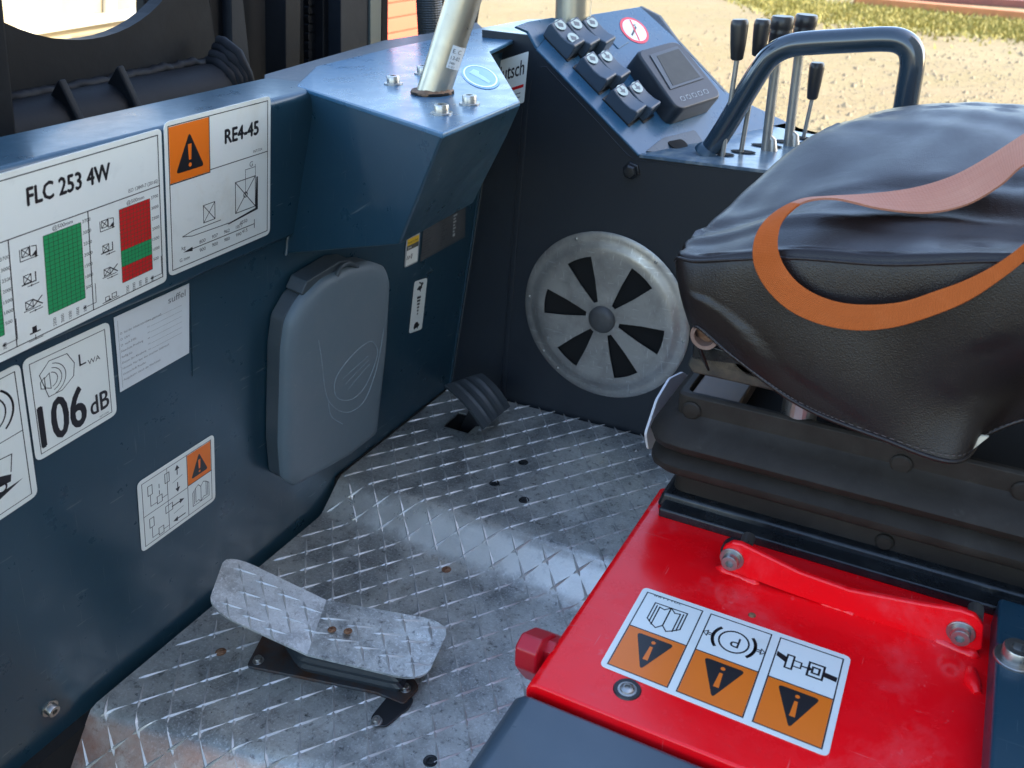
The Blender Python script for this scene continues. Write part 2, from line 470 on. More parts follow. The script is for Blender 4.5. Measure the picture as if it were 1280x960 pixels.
# loose stones in the yard
sm = MB()
for k in range(7000):
    px, py = random.uniform(590, 1290), random.uniform(8, 185)
    p = G(px, py); r = random.uniform(.005, .014) + (random.random() ** 12) * .03
    b = [p + Vector((cos(a) * r * random.uniform(.7, 1.3), sin(a) * r * random.uniform(.7, 1.3), 0)) for a in (0, 1.3, 2.5, 3.8, 5.1)]
    t = p + Vector((random.gauss(0, r * .2), random.gauss(0, r * .2), r * .9))
    sm.add(b + [t], [(i, (i + 1) % 5, 5) for i in range(5)])
st = sm.build('loose_gravel', mat('pale_stones', (.31, .25, .15), .9, var=(60, .4, .6, .8, (.22, .17, .11)))); st['kind'] = 'stuff'

def beam(name, label, a, b, h, w, m, group=None):
    a, b = Vector(a), Vector(b); d = (b - a).normalized(); q = Vector((-d.y, d.x, 0)) * w
    t = thing(name, label, 'timber beam', (a + b) / 2, group)
    MB().prism([a, b, b + Vector((0, 0, h)), a + Vector((0, 0, h))], q).build('sawn_plank', m, t, bevel=.01)
    return t
beam('timber_beam', 'long orange sawn timber lying beyond the grass verge', G(1066, 5), G(1420, 40), .12, .25, M_TIMBER)
beam('timber_beam', 'dark reddish squared timber stacked behind the orange one', G(1040, -6) + Vector((0, 0, .0)), G(1420, 20), .12, .3, mat('dark_timber', (.28, .10, .07), .8, var=(4, .4, .7, .5, (.16, .06, .05))))

# cream garage front seen through the mast plate
D = 9.0
t = thing('garage_wall', 'sunlit cream garage front with white frame bars behind the mast', 'building', (-D, 8, GZ))
MB().box((-D - .1, 8, 1.2), (.2, 7, 3.5)).build('wall', M_CREAM, t)
P9 = PX(-D + .02)
a, b = P9.at(-20, 42), P9.at(240, 6)
MB().prism([P9.at(-30, 42), P9.at(230, 0), P9.at(230, 12), P9.at(-30, 54)], (.06, 0, 0)).build('frame_bar', M_WHITE, t)
MB().prism([P9.at(129, -60), P9.at(142, -60), P9.at(142, 22), P9.at(129, 24)], (.05, 0, 0)).build('frame_bar', M_WHITE, t)

# red planked wall far left of centre
t = thing('red_shed', 'sunlit orange-red boarded shed seen in a gap of the mast', 'shed', (-6, 7.6, GZ))
PR = PX(-6.0)
c0 = PR.at(500, 40)
for k in range(16):
    z = GZ + .02 + k * .15
    MB().box((-6.05, c0.y, z + .07), (.05, 1.6, .142)).build('plank', M_REDW, t, bevel=.006)
MB().box((-6.12, c0.y, .7), (.06, 1.6, 2.5)).build('backing', M_REDW, t)

# added unseen wall out of frame at right, keeping the sun off the machine
t = thing('sun_block_wall', 'tall pale wall added out of frame to shade the cab from the sun', 'building', (4.4, -.5, GZ))
MB().box((4.4, -.5, 4.0), (.3, 9.0, 9.1)).build('wall', mat('sun_block_wall_pale', (.5, .46, .4), .8, var=(3, .4, .7, .3, (.4, .37, .32))), t)

# ================================================================== MAST BEHIND THE DASH
XM = -1.15
t = thing('mast_carriage', 'black mast carriage plate with a big round opening and welded cross tube', 'mast', (XM, .9, .6))
cy, cz, R = .905, 1.090, .257
n = 72
ring = []; mbp = MB()
out = [(.62, .55), (1.135, .55), (1.135, 1.45), (.62, 1.45)]
def outer(a):
    dx, dz = cos(a), sin(a); s = 1e9
    for (lo, c, d) in ((.62, cy, dx), (1.135, cy, dx), (.55, cz, dz), (1.45, cz, dz)):
        if abs(d) > 1e-6:
            q = (lo - c) / d
            if q > 0: s = min(s, q)
    return s
for X in (XM, XM - .028):
    for k in range(n):
        a = 2 * pi * k / n; mbp.v.append(Vector((X, cy + cos(a) * R, cz + sin(a) * R)))
    for k in range(n):
        a = 2 * pi * k / n; q = outer(a); mbp.v.append(Vector((X, cy + cos(a) * q, cz + sin(a) * q)))
for k in range(n):
    j = (k + 1) % n
    mbp.f += [(k, j, n + j, n + k), (2 * n + j, 2 * n + k, 3 * n + k, 3 * n + j), (k, 2 * n + k, 2 * n + j, j), (n + k, n + j, 3 * n + j, 3 * n + k)]
mbp.build('holed_plate', M_MAST, t)
tp = PX(XM + .03)
c0, c1 = Vector((XM + .044, .60, .737)), Vector((XM + .044, 1.10, .737))
MB().tube([c0.lerp(c1, i / 6) for i in range(7)], .044, 32).build('cross_tube', M_MAST, t, smooth=True)
# lumpy weld beads along tube and at its end
wb = []
for i in range(60):
    y = .60 + i * .5 / 59
    wb.append((XM + .016 + random.gauss(0, .0012), y, .778 + random.gauss(0, .0014)))
MB().tube(wb, [.0085 + random.gauss(0, .0006) for _ in wb], 10).build('weld_bead', M_MAST, t, smooth=True)
for j in range(4):
    pts = []
    for i in range(14):
        a = -1.5 + i * 3.1 / 13
        pts.append((XM + .040 + cos(a) * (.044 + j * .004) + random.gauss(0, .0012), 1.080 + j * .008 + random.gauss(0, .0012), .737 + sin(a) * (.046 + j * .009)))
    MB().tube(pts, [.0085 + random.gauss(0, .0006) for _ in pts], 10).build('weld_bead', M_MAST, t, smooth=True)
for (u, v) in ((88, 135), (160, 116)):
    p = PX(XM + .085).at(u, v)
    MB().prism([p + Vector((.012, 0, -.02)), p + Vector((-.012, 0, .035)), p + Vector((-.05, 0, .0)), p + Vector((-.05, 0, -.05))], (0, .012, 0)).build('lug', M_MAST, t, bevel=.003)

pl = PX(-1.06)
t = thing('mast_upright', 'dark slate mast upright at the left edge beside the holed plate', 'mast', (-1.06, .7, .5))
MB().prism([pl.at(-60, -80), pl.at(-4, -80), pl.at(25, 200), pl.at(-60, 230)], (-.05, 0, 0)).build('steel_profile', M_MAST, t, bevel=.004)

def upright(name, label, xpl, quad, m, depth=-.05, bev=.002):
    p = PX(xpl); t = thing(name, label, 'mast', p.at(*quad[3]))
    MB().prism([p.at(*q) for q in quad], (depth, 0, 0)).build('steel_profile', m, t, bevel=bev)
    return t
M_MASTB = mat('mast_slate_paint', (.006, .009, .014), .55, 0, 0, bump=(90, .12, .002), var=(14, .5, .75, .4, (.018, .022, .028)), spec=.2)
M_MASTG = mat('mast_edge_grey', (.07, .085, .08), .5, .2, var=(40, .4, .7, .4, (.09, .1, .1)))
upright('mast_web', 'black web plate right of the welded cross tube', -1.19, [(262, -60), (292, -60), (300, 130), (262, 140)], M_MAST)
upright('mast_bar', 'narrow slate bar flaring downward left of the dark mast gap', -1.17, [(288, -60), (298, -60), (316, 112), (291, 118)], M_MASTB, -.03)
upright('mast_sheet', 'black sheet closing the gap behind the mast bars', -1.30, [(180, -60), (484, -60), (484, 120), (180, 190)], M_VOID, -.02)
upright('mast_rail', 'black inner mast rail between the chain gap and slate channel', -1.20, [(357, -60), (377, -60), (375, 105), (357, 108)], M_MAST)
upright('mast_rail', 'thin black mast rail just left of the slate channel', -1.20, [(404, -60), (418, -60), (416, 95), (404, 98)], M_MAST)
upright('mast_channel', 'wide slate mast channel left of the pale edge strip', -1.17, [(426, -60), (463, -60), (460, 85), (426, 92)], M_MASTB)
upright('mast_strip', 'pale grey edge strip of the right mast channel', -1.165, [(463, -60), (478, -60), (476, 80), (463, 84)], M_MASTG)
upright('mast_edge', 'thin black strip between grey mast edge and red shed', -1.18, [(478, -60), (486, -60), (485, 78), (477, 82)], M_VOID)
# mast chain in the dark gap
t = thing('mast_chain', 'dusty leaf chain hanging in the dark mast gap', 'chain', PX(-1.22).at(390, 100))
for k in range(12):
    p = PX(-1.22).at(390, -20 + k * 11)
    MB().prism(rounded([p + Vector((0, -.011, -.009)), p + Vector((0, .011, -.009)), p + Vector((0, .011, .009)), p + Vector((0, -.011, .009))], .006, 3), (-.01, 0, 0)).build('link', M_MAST, t)
# ribbed black hose right of the shed
p = PX(-1.12)
t = thing('black_hose', 'black corrugated hose hanging beside the red shed gap', 'hose', p.at(530, 50))
pts = []; rs = []
for k in range(90):
    u = k / 89; pts.append(p.at(533 + 7 * u, -60 + 135 * u)); rs.append(.027 + .0012 * (k % 2))
MB().tube(pts, rs, 24).build('hose_tube', M_RUBBER, t)
t = thing('mast_sheet', 'black curtain-like sheet right of the corrugated hose', 'mast', p.at(560, 45))
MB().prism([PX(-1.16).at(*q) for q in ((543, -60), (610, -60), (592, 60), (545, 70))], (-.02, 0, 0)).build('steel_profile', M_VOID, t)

# ================================================================== DASH WALL
t = thing('dash_wall', 'slate blue painted steel front wall carrying the safety stickers', 'wall', (-.95, .8, 0))
def wallp(z, y, off=0):
    return Vector((-.962 + z * .186 / .983, y, z)) + WALL.n * off
Y0, Y1 = .02, SY - .001
zz = [-.22, -.1, 0, .05, .2, .4, .585, .765]
mb = MB()
v = [wallp(z, Y0) for z in zz] + [wallp(z, Y1) for z in zz]
k = len(zz)
mb.add(v, [(i, i + 1, k + i + 1, k + i) for i in range(k - 1)])
mb.build('wall_sheet', M_SLATE, t)
# rail
prof = [(.588, .001), (.590, .007), (.594, .010), (.776, .010), (.783, .006), (.785, .0)]
pr = [wallp(z, 0, o) for z, o in prof]
pr += [Vector((-.92, 0, .785)), Vector((-.925, 0, .780)), Vector((-.925, 0, .70)), wallp(.70, 0, -.03), wallp(.588, 0, -.002)]
MB().prism([p + Vector((0, Y0, 0)) for p in pr], (0, .995 - Y0, 0)).build('top_rail', M_SLATE, t, bevel=.0015)
# fine vertical weld/sheet seam
s0, s1 = WALL.at(238, 362, .0006), WALL.at(241, 470, .0006)
MB().tube([s0, s1], .0009, 6).build('seam', M_SLATE, t)
b0 = WALL.at(62, 885, .0)
# bolt on wall, lower left
ws = put('wall_bolt', ME_BOLT, b0, WALL.n, .0085, t)
# right end fold of the wall
pe = [wallp(z, Y1 - .012, .0015) for z in (.02, .2, .5, .7)]
MB().tube(pe, .0022, 8).build('end_fold', M_SLATE, t, smooth=True)

# ------------------------------------------------ gusset carrying the post
ZP = PZ(ZTOP)
t = thing('post_bracket', 'folded slate gusset box with bright blue-reflecting top plate under the post', 'bracket', (-.7, 1.0, .6))
A, B, C, Dp = ZP.at(372, 108), ZP.at(553, 168), ZP.at(650, 128), ZP.at(612, 65)
A2 = WALL.at(357, 318, .001)
def ray_y(x, y, yy): return PY(yy).at(x, y)
Ep = ray_y(500, 306, .905)
Fp = ray_y(590, 255, 1.13)
Cq = ray_y(633, 170, 1.045)
Ab = A.copy()
E_back = wallp(Ep.z - .02, 1.02, 0); F_back = wallp(Fp.z - .03, 1.30, 0)
C_back = wallp(.76, 1.42, 0)
m = MB()
lip = Vector((0, 0, -.004))
v = [A + lip, B + lip, C + lip, Cq, Fp, Ep, A2, E_back, F_back, C_back]
m.add(v, [(0, 1, 5, 6), (1, 2, 3, 4, 5), (2, 9, 8, 4, 3), (6, 5, 7), (5, 4, 8, 7)])
gs = m.build('folded_sides', M_SLATE, t, bevel=.004, seg=3)
# weld where the gusset meets the rail
wp = [ (A + lip).lerp(A2, i / 24) + Vector((.002, 0, 0)) + Vector((random.gauss(0, .0006),) * 3) for i in range(25)]
MB().tube(wp, [.0038 + random.gauss(0, .0004) for _ in wp], 8).build('weld_bead', M_SLATE, t, smooth=True)
top = [A, B, C, Dp, ZP.at(664, 40), ZP.at(702, 24), ZP.at(660, 25), ZP.at(600, 36), ZP.at(546, 49), ZP.at(485, 62), ZP.at(395, 84)]
top[0] = A + Vector((-.002, 0, 0))
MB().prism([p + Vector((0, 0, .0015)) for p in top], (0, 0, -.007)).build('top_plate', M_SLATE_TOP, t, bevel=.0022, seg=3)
# strip from rail towards the plate
fl = [Vector((-.92, .995, .785)), ZP.at(485, 62), ZP.at(546, 49), ZP.at(600, 36), ZP.at(590, 30), ZP.at(480, 48), Vector((-.93, .90, .785))]
MB().prism([p + Vector((0, 0, -.001)) for p in [ZP.at(372, 108), ZP.at(395, 84), ZP.at(485, 62), ZP.at(546, 49), ZP.at(604, 34), ZP.at(596, 27), ZP.at(540, 40), ZP.at(478, 50), ZP.at(330, 92), ZP.at(330, 118)]], (0, 0, -.02)).build('rear_flange', mat('worn_flange', (.05, .06, .07), .45, .2, bump=(300, .1, .001), var=(90, .5, .75, .6, (.14, .13, .12))), t, bevel=.002)

# ------------------------------------------------ the post
t = thing('grab_post', 'leaning galvanised steel post bolted to the bracket top, small paper label on it', 'post', ZP.at(540, 122))
base = ZP.at(541, 118)
topp = PY(base.y + .03).at(592, -40)
ax = (topp - base).normalized()
R0 = .0215
MB().tube([base - ax * .004, base + ax * .4], R0, 40).build('tube', M_GALV, t, smooth=True)
ringp = [base + ax * .001 + (ax.orthogonal().normalized() * cos(a) + ax.cross(ax.orthogonal().normalized()) * sin(a)) * (R0 + .001) for a in [2 * pi * i / 40 for i in range(40)]]
mb = MB()
rr = []
for i in range(40):
    a = 2 * pi * i / 40; rr.append(Vector((base.x + cos(a) * (R0 + .001), base.y + sin(a) * (R0 + .001), ZTOP + .003)))
mb.tube(rr, [.0048 + random.gauss(0, .0007) for _ in rr], 8, closed=True); mb.build('rusty_weld_ring', mat('brown_weld', (.22, .13, .075), .6, .3, bump=(160, .4, .002), var=(90, .4, .65, .8, (.10, .06, .04))), t, smooth=True)
MB().lathe([(R0 + .006, 0), (R0 + .006, .003), (R0 + .003, .0035)], (base.x, base.y, ZTOP + .0016), (0, 0, 1), 40).build('foot_gap', M_VOID, t)
for q in ((492, 105), (552, 142), (587, 130), (529, 92)):
    p = ZP.at(*q, .0016); put('cap_bolt', ME_BOLT, p, (0, 0, 1), .0088, t)
# curved paper label
u0 = ax.cross(Vector((0, 0, 1)).cross(ax)).normalized()
def tube_pt(ang, h, r):
    side = (RT - ax * RT.dot(ax)).normalized(); fr = ax.cross(side); 
    if fr.dot(FW) > 0: fr = -fr
    return base + ax * h + (side * sin(ang) + fr * cos(ang)) * r
def patch(a0, a1, h0, h1, r, nn=10):
    v = []; f = []
    for i in range(nn + 1):
        a = a0 + (a1 - a0) * i / nn; v += [tube_pt(a, h0, r), tube_pt(a, h1, r)]
        if i: f.append((2 * i - 2, 2 * i, 2 * i + 1, 2 * i - 1))
    return v, f
v, f = patch(.25, 1.25, .040, .068, R0 + .0006)
part('paper_label', v, f, M_PAPER2, t)
gm = MB()
for row, (txt, sz, h) in enumerate((('E. C.', .0075, .059), ('13-02', .0065, .051), ('0480', .004, .0455), ('Id. 2013', .0028, .0415))):
    gv_, gf_, w_ = glyphs(txt)
    gm.add([tube_pt(.36 + x * sz / R0, h + y * sz, R0 + .0009) for x, y in gv_], gf_)
gm.build('grey_print', M_INKG, t)

# ------------------------------------------------ document box on wall
t = thing('document_box', 'grey plastic document box with embossed oval fixed on the blue wall', 'box', WALL.at(400, 610))
L1 = [(408, 352), (440, 336), (470, 330), (486, 335), (491, 352), (486, 440), (474, 545), (440, 572), (372, 611), (361, 603), (358, 560), (362, 440), (367, 405), (382, 378)]
OFF = .046
lid = [WALL.at(x, y, OFF) for x, y in L1]
lid_c = sum(lid, Vector()) / len(lid)
def shape(o, k, r=.006): return rounded([lid_c + (p - lid_c) * k + WALL.n * (o - OFF) for p in lid], r, 3)
MB().prism(shape(.002, .985), WALL.n * .024).build('back_shell', M_GREYD, t, bevel=.002)
lb = MB()
rings = [(.028, 1.0), (.036, 1.0), (.042, .975), (.0455, .93), (.047, .86), (.0475, .6)]
nn = None
for o, k in rings:
    sp = shape(o, k, .010 * k); nn = len(sp); lb.v += sp
for i in range(len(rings) - 1):
    for j in range(nn): lb.f.append((i * nn + j, i * nn + (j + 1) % nn, (i + 1) * nn + (j + 1) % nn, (i + 1) * nn + j))
lb.f.append(tuple(range((len(rings) - 1) * nn, len(rings) * nn))); lb.f.append(tuple(range(nn))[::-1])
lo = lb.build('lid', M_GREYP, t, smooth=True)
M_CHALK = mat('scuffed_grey_plastic', (.20, .26, .30), .6, var=(60, .4, .7, .6, (.09, .10, .115)))
def relief(pts, r, nm='embossed_line', closed=False, m=M_CHALK):
    P = cr([WALL.at(x, y, .0478 - .0004) for x, y in pts], 6, closed)
    MB().tube(P, r, 6, closed=closed).build(nm, m, t, smooth=True)
relief([(398, 425), (402, 450), (406, 485), (412, 503), (425, 514), (440, 514), (456, 500), (468, 470), (475, 440), (480, 410)], .0009)
relief([(465, 427), (452, 433), (435, 450), (421, 470), (418, 488), (424, 499), (440, 499), (455, 485), (466, 462), (472, 440)], .0009, closed=True)
relief([(410, 500), (414, 520), (428, 530)], .0009)
for i in range(3):
    relief([(428 + i * 4, 480 + i * 6 - 6), (442 + i * 3, 466 + i * 5 - 5), (460 + i * 1, 450 + i * 5 - 5)], .0006)
# clip at the top
pc = WALL.off(.034)
MB().prism([pc.at(*q) for q in ((377, 368), (384, 352), (425, 327), (441, 325), (430, 340), (395, 362), (388, 376))], WALL.n * -.03).build('clip', M_GREYD, t, bevel=.002)
rl = cr([WALL.at(x, y, .04) for x, y in ((421, 345), (426, 334), (436, 329), (447, 333))], 5)
MB().tube(rl, .0035, 8).build('latch', M_GREYD, t, smooth=True)

# ================================================================== STICKERS ON THE DASH WALL
RAIL = WALL.off(.0103)
K, Gy = M_INK, M_INKG
def grid(s, m, x0, y0, x1, y1, nx, ny, w=.004):
    for i in range(nx + 1):
        x = x0 + (x1 - x0) * i / nx; s.rect(m, x - w / 2, y0, x + w / 2, y1)
    for i in range(ny + 1):
        y = y0 + (y1 - y0) * i / ny; s.rect(m, x0, y - w / 2, x1, y + w / 2)
def pict(s, x, y, k, kind):
    """little load pictograms, k = size"""
    w = .0045
    if kind == 3:
        s.rect(K, x + .35 * k, y + .1 * k, x + .6 * k, y + .4 * k); s.rect(K, x + .2 * k, y + .4 * k, x + .8 * k, y + .48 * k)
        s.line(K, [(x + .5 * k, y + .6 * k), (x + .5 * k, y + .8 * k)], w); s.line(K, [(x + .15 * k, y + .85 * k), (x + .9 * k, y + .85 * k)], w)
        return
    if kind == 4:
        s.frame(K, x + .1 * k, y + .3 * k, x + .35 * k, y + .55 * k, w); s.frame(K, x + .55 * k, y + .25 * k, x + .85 * k, y + .5 * k, w)
        s.line(K, [(x - .1 * k, y + .6 * k), (x + 1.0 * k, y + .6 * k)], w); s.circle(K, x + .4 * k, y + .55 * k, .07 * k, 8); return
    s.frame(K, x + .1 * k, y, x + .5 * k, y + .42 * k, w); s.line(K, [(x + .1 * k, y), (x + .5 * k, y + .42 * k)], w); s.line(K, [(x + .5 * k, y), (x + .1 * k, y + .42 * k)], w)
    if kind == 0:
        s.line(K, [(x + .55 * k, y - .05 * k), (x + .55 * k, y + .5 * k), (x + .9 * k, y + .5 * k), (x + .9 * k, y + .05 * k), (x + .65 * k, y)], w)
        s.poly(K, [(x + .6 * k, y + .5 * k), (x + .9 * k, y + .25 * k), (x + .92 * k, y + .5 * k)]); s.circle(K, x + .85 * k, y + .58 * k, .07 * k, 10)
        s.line(K, [(x, y), (x, y + .6 * k)], w); s.line(K, [(x, y + .6 * k), (x + .95 * k, y + .6 * k)], w)
    elif kind == 1:
        s.line(K, [(x, y + .46 * k), (x + .75 * k, y + .46 * k), (x + .75 * k, y)], w * 1.5)
        s.line(K, [(x + .3 * k, y + .62 * k), (x + .9 * k, y + .62 * k)], w); s.circle(K, x + .5 * k, y + .62 * k, .06 * k, 8)
    else:
        s.line(K, [(x + .5 * k, y + .42 * k), (x + 1.0 * k, y)], w * 1.5); s.line(K, [(x + .5 * k, y), (x + 1.0 * k, y + .42 * k)], w * 1.5)
        s.line(K, [(x, y + .5 * k), (x + .9 * k, y + .5 * k)], w); s.line(K, [(x + .3 * k, y + .64 * k), (x + 1.0 * k, y + .64 * k)], w); s.circle(K, x + .6 * k, y + .64 * k, .06 * k, 8)
def scale_nums(s, x, y0, y1, sz):
    for i, tx in enumerate(('3700', '3000', '2500', '2000', '1500', '1000', '500')):
        s.text(K, tx, x, y0 + (y1 - y0) * i / 6, sz)
# capacity chart (its left part lies outside the frame)
s = Sticker('capacity_sticker', 'wide white capacity chart sticker reading FLC 253 4W with green and red grids', [(-215, 278), (201, 160), (208, 351), (-178, 540)], RAIL, M_PAPER, .035)
W_ = s.W
s.frame(K, .03, .035, W_ - .03, .955, .006)
uu = lambda x: x * W_
def inv(x, y):
    """drawing coordinates of a photo pixel (plane point to bilinear coordinates, by Newton steps)"""
    p = RAIL.at(x, y); u, v = .5, .5
    for _ in range(12):
        q = s.m(u * s.W, v); du = (s.c[1] - s.c[0]) * (1 - v) + (s.c[2] - s.c[3]) * v; dv = (s.c[3] - s.c[0]) * (1 - u) + (s.c[2] - s.c[1]) * u
        r = p - q; a, b, c = du.dot(du), du.dot(dv), dv.dot(dv); e, f_ = r.dot(du), r.dot(dv); det = a * c - b * b
        u += (e * c - f_ * b) / det; v += (a * f_ - b * e) / det
    return u * s.W, v
d1 = inv(195, 233)[1]
s.line(K, [(.03, d1), (W_ - .03, d1)], .006)
for x in (12, 113, -95):
    xx = inv(x, 330)[0]; s.line(K, [(xx, d1), (xx, .955)], .006)
x0, y0 = inv(34, 257); x1, _y = inv(137, 216)
s.text(K, 'FLC 253 4W', x0, y0, .135, width=x1 - x0, bold=.0035)
xa, ya = inv(160, 241); s.text(K, 'ISO 13849-7 (2016E)', xa, d1 - .022, .032, width=W_ - .04 - xa)
def chart(px, m, nx, ny, bands=None):
    a, b = inv(*px[0]), inv(*px[1])
    x0, y0, x1, y1 = a[0], a[1], b[0], b[1]
    s.rect(m, x0, y0, x1, y1); s.lay += 1
    if bands:
        for f0, f1, mm in bands: s.rect(mm, x0, y0 + (y1 - y0) * f0, x1, y0 + (y1 - y0) * f1)
    s.lay += 1
    s.gridn = getattr(s, 'gridn', 0) + 1; grid(s, mat('chart_grid' + '_' * 0 + ('', '', ' red', ' wide')[s.gridn], (.03, .08, .04), .5), x0, y0, x1, y1, nx, ny, .0028); s.lay -= 2
    s.text(K, '@500mm', x0 + (x1 - x0) * .25, y0 - .012, .032)
    scale_nums(s, x1 + .010, y0 + .01, y1 - .05, .028)
    for i, tx in enumerate(('2500', '2000', '1500', '1000', '500')):
        s.text(K, tx, x0 + .025 + (x1 - x0) * i / 4.8, y1 + .085, .027, vert=True)
    s.line(K, [(x1 + .07, y1 - .06), (x1 + .07, y1 + .06), (x1 - .01, y1 + .06)], .004)
    s.poly(K, [(x1 - .02, y1 + .06), (x1, y1 + .05), (x1, y1 + .07)])
    return x0, y0, x1, y1
c1_ = chart(((53, 295), (106, 372)), M_GREEN, 8, 18)
c2_ = chart(((148, 262), (190, 336)), M_CRED, 9, 18, [(.56, .78, M_GREEN)])
c3_ = chart(((-55, 345), (5, 418)), M_GREEN, 8, 18)
for cc in (c1_, c2_, c3_):
    for i in range(4):
        kk = (cc[2] - cc[0]) * .46; pict(s, cc[0] - kk * 1.3, cc[1] + .03 + i * .15, kk, i if i < 3 else (3 if cc is c1_ else 4))
s.done()

s = Sticker('load_sticker', 'white sticker with orange warning corner and RE4-45 load diagram', [(204, 153), (338, 119), (337, 292), (211, 346)], RAIL, M_PAPER, .045)
W_ = s.W
s.frame(K, .03, .03, W_ - .03, .965, .006)
s.rect(M_ORANGE, .035, .036, .36, .385); s.line(K, [(.363, .033), (.363, .385)], .007); s.warn(.04, .05, .355, .38)
s.line(K, [(.033, .39), (.363, .39)], .008); s.line(K, [(.363, .375), (W_ - .03, .375)], .006)
s.text(K, 'RE4-45', .50, .235, .13, width=W_ - .62, bold=.004); s.text(K, 'INT/324', W_ - .17, .355, .026)
s.frame(K, W_ - .34, .52, W_ - .15, .74, .006); s.line(K, [(W_ - .34, .52), (W_ - .15, .74)], .006); s.line(K, [(W_ - .15, .52), (W_ - .34, .74)], .006); s.ring(K, W_ - .245, .63, .018, .006)
s.line(K, [(W_ - .245, .46), (W_ - .245, .63)], .004); s.line(K, [(W_ - .245, .455), (W_ - .15, .455)], .004); s.text(K, 'G', W_ - .205, .445, .05); s.line(K, [(W_ - .15, .44), (W_ - .15, .56)], .004)
s.poly(K, [(W_ - .14, .53), (W_ - .125, .53), (W_ - .125, .77), (.52, .80), (.52, .79), (W_ - .15, .755)])
s.frame(K, .30, .60, .40, .72, .005); s.line(K, [(.30, .60), (.40, .72)], .005); s.line(K, [(.40, .60), (.30, .72)], .005)
s.line(K, [(.52, .79), (.20, .78), (.12, .76), (.20, .745), (.45, .745)], .005)
s.line(K, [(.16, .87), (W_ - .16, .87)], .006); s.poly(K, [(.12, .87), (.20, .855), (.20, .885)]); s.line(K, [(W_ - .16, .84), (W_ - .16, .90)], .006)
for i, (a_, b_) in enumerate((('800', '900'), ('937', '900'), ('962', '980'), ('1077', '990'))):
    s.text(K, a_, .26 + i * .11, .855, .036); s.text(K, b_, .26 + i * .11, .915, .036)
s.text(K, '4550', W_ - .30, .835, .036); s.text(K, '415', W_ - .28, .905, .036); s.text(K, 'kg', .11, .85, .036); s.text(K, 'G mm', .09, .93, .034)
s.done()

s = Sticker('noise_sticker', 'square white noise level sticker reading 106 dB', [(27, 451), (136, 401), (146, 517), (45, 578)], WALL.off(.001), M_PAPER, .07)
W_ = s.W
s.frame(K, .055, .06, W_ - .055, .945, .007)
hexp = [(.13, .20), (.23, .11), (.40, .12), (.46, .24), (.44, .36), (.32, .44), (.19, .44)]
s.line(K, hexp, .007, True)
s.line(K, [(.13, .27), (.17, .24), (.17, .35), (.13, .33)], .007, True); s.line(K, [(.17, .25), (.22, .22), (.22, .37), (.17, .34)], .007, True)
for r in (.07, .11, .15): s.ring(K, .22, .29, r, .007, -75, 75, 14)
s.text(K, 'L', W_ * .60, .30, .17); s.text(K, 'WA', W_ * .70, .33, .075)
s.text(K, '106', W_ * .09, .89, .58, width=W_ * .53, bold=.010)
s.text(K, 'dB', W_ * .68, .86, .28, width=W_ * .23, bold=.004); s.text(K, 'INT/1058', W_ * .78, .93, .025)
s.done()

s = Sticker('slope_sticker', 'white sticker cropped by the left edge showing a truck on a slope', [(-90, 512), (24, 453), (47, 618), (-60, 690)], WALL.off(.001), M_PAPER, .05)
W_ = s.W
s.frame(K, .04, .04, W_ - .04, .96, .006); s.line(K, [(.04, .46), (W_ - .04, .46)], .006)
s.ring(K, W_ * .56, .25, .12, .01); s.ring(K, W_ * .56, .25, .17, .014, -50, 50); s.ring(K, W_ * .56, .25, .17, .014, 130, 230)
s.poly(K, [(.06, .93), (W_ - .08, .80), (.06, .82)])
s.poly(K, [(.20, .78), (.22, .70), (W_ - .24, .68), (W_ - .15, .72), (W_ - .16, .77), (W_ - .25, .76)]); s.poly(K, [(W_ - .36, .70), (W_ - .38, .50), (W_ - .34, .50), (W_ - .31, .70)])
s.line(K, [(W_ - .36, .55), (W_ - .13, .58), (W_ - .15, .70)], .007); s.ring(K, W_ - .22, .78, .03, .012); s.ring(K, W_ - .5, .79, .03, .012)
s.done()

s = Sticker('paper_label', 'plain matt paper label with small print and a grey word top right', [(142, 397), (236, 354), (236, 441), (150, 490)], WALL.off(.001), M_PAPER2, .0)
W_ = s.W
s.text(Gy, 'suffel', W_ - .33, .145, .13, width=.27)
for i, (a_, tx) in enumerate(((.06, 'O  bei der Inbetriebnahme geprueft'), (.06, 'O  UVV'), (.06, 'O  nach DIN'), (.06, 'Naechste Pruefung'), (.06, 'faellig bis'), (.06, 'Datum der Abnahme'),
                              (.06, 'Hinweis: Nur fuer den internen Gebrauch'), (.06, 'Unterschrift Pruefer'), (.06, 'Ausgefuehrt durch die Werkstatt'))):
    y = .25 + i * .078
    s.text(Gy, tx, a_, y, .042)
    if i < 6: s.line(Gy, [(.50, y), (W_ - .12, y)], .003); s.text(Gy, 'am', .45, y, .03)
s.line(Gy, [(.04, .06), (.04, .96)], .004)
s.done()

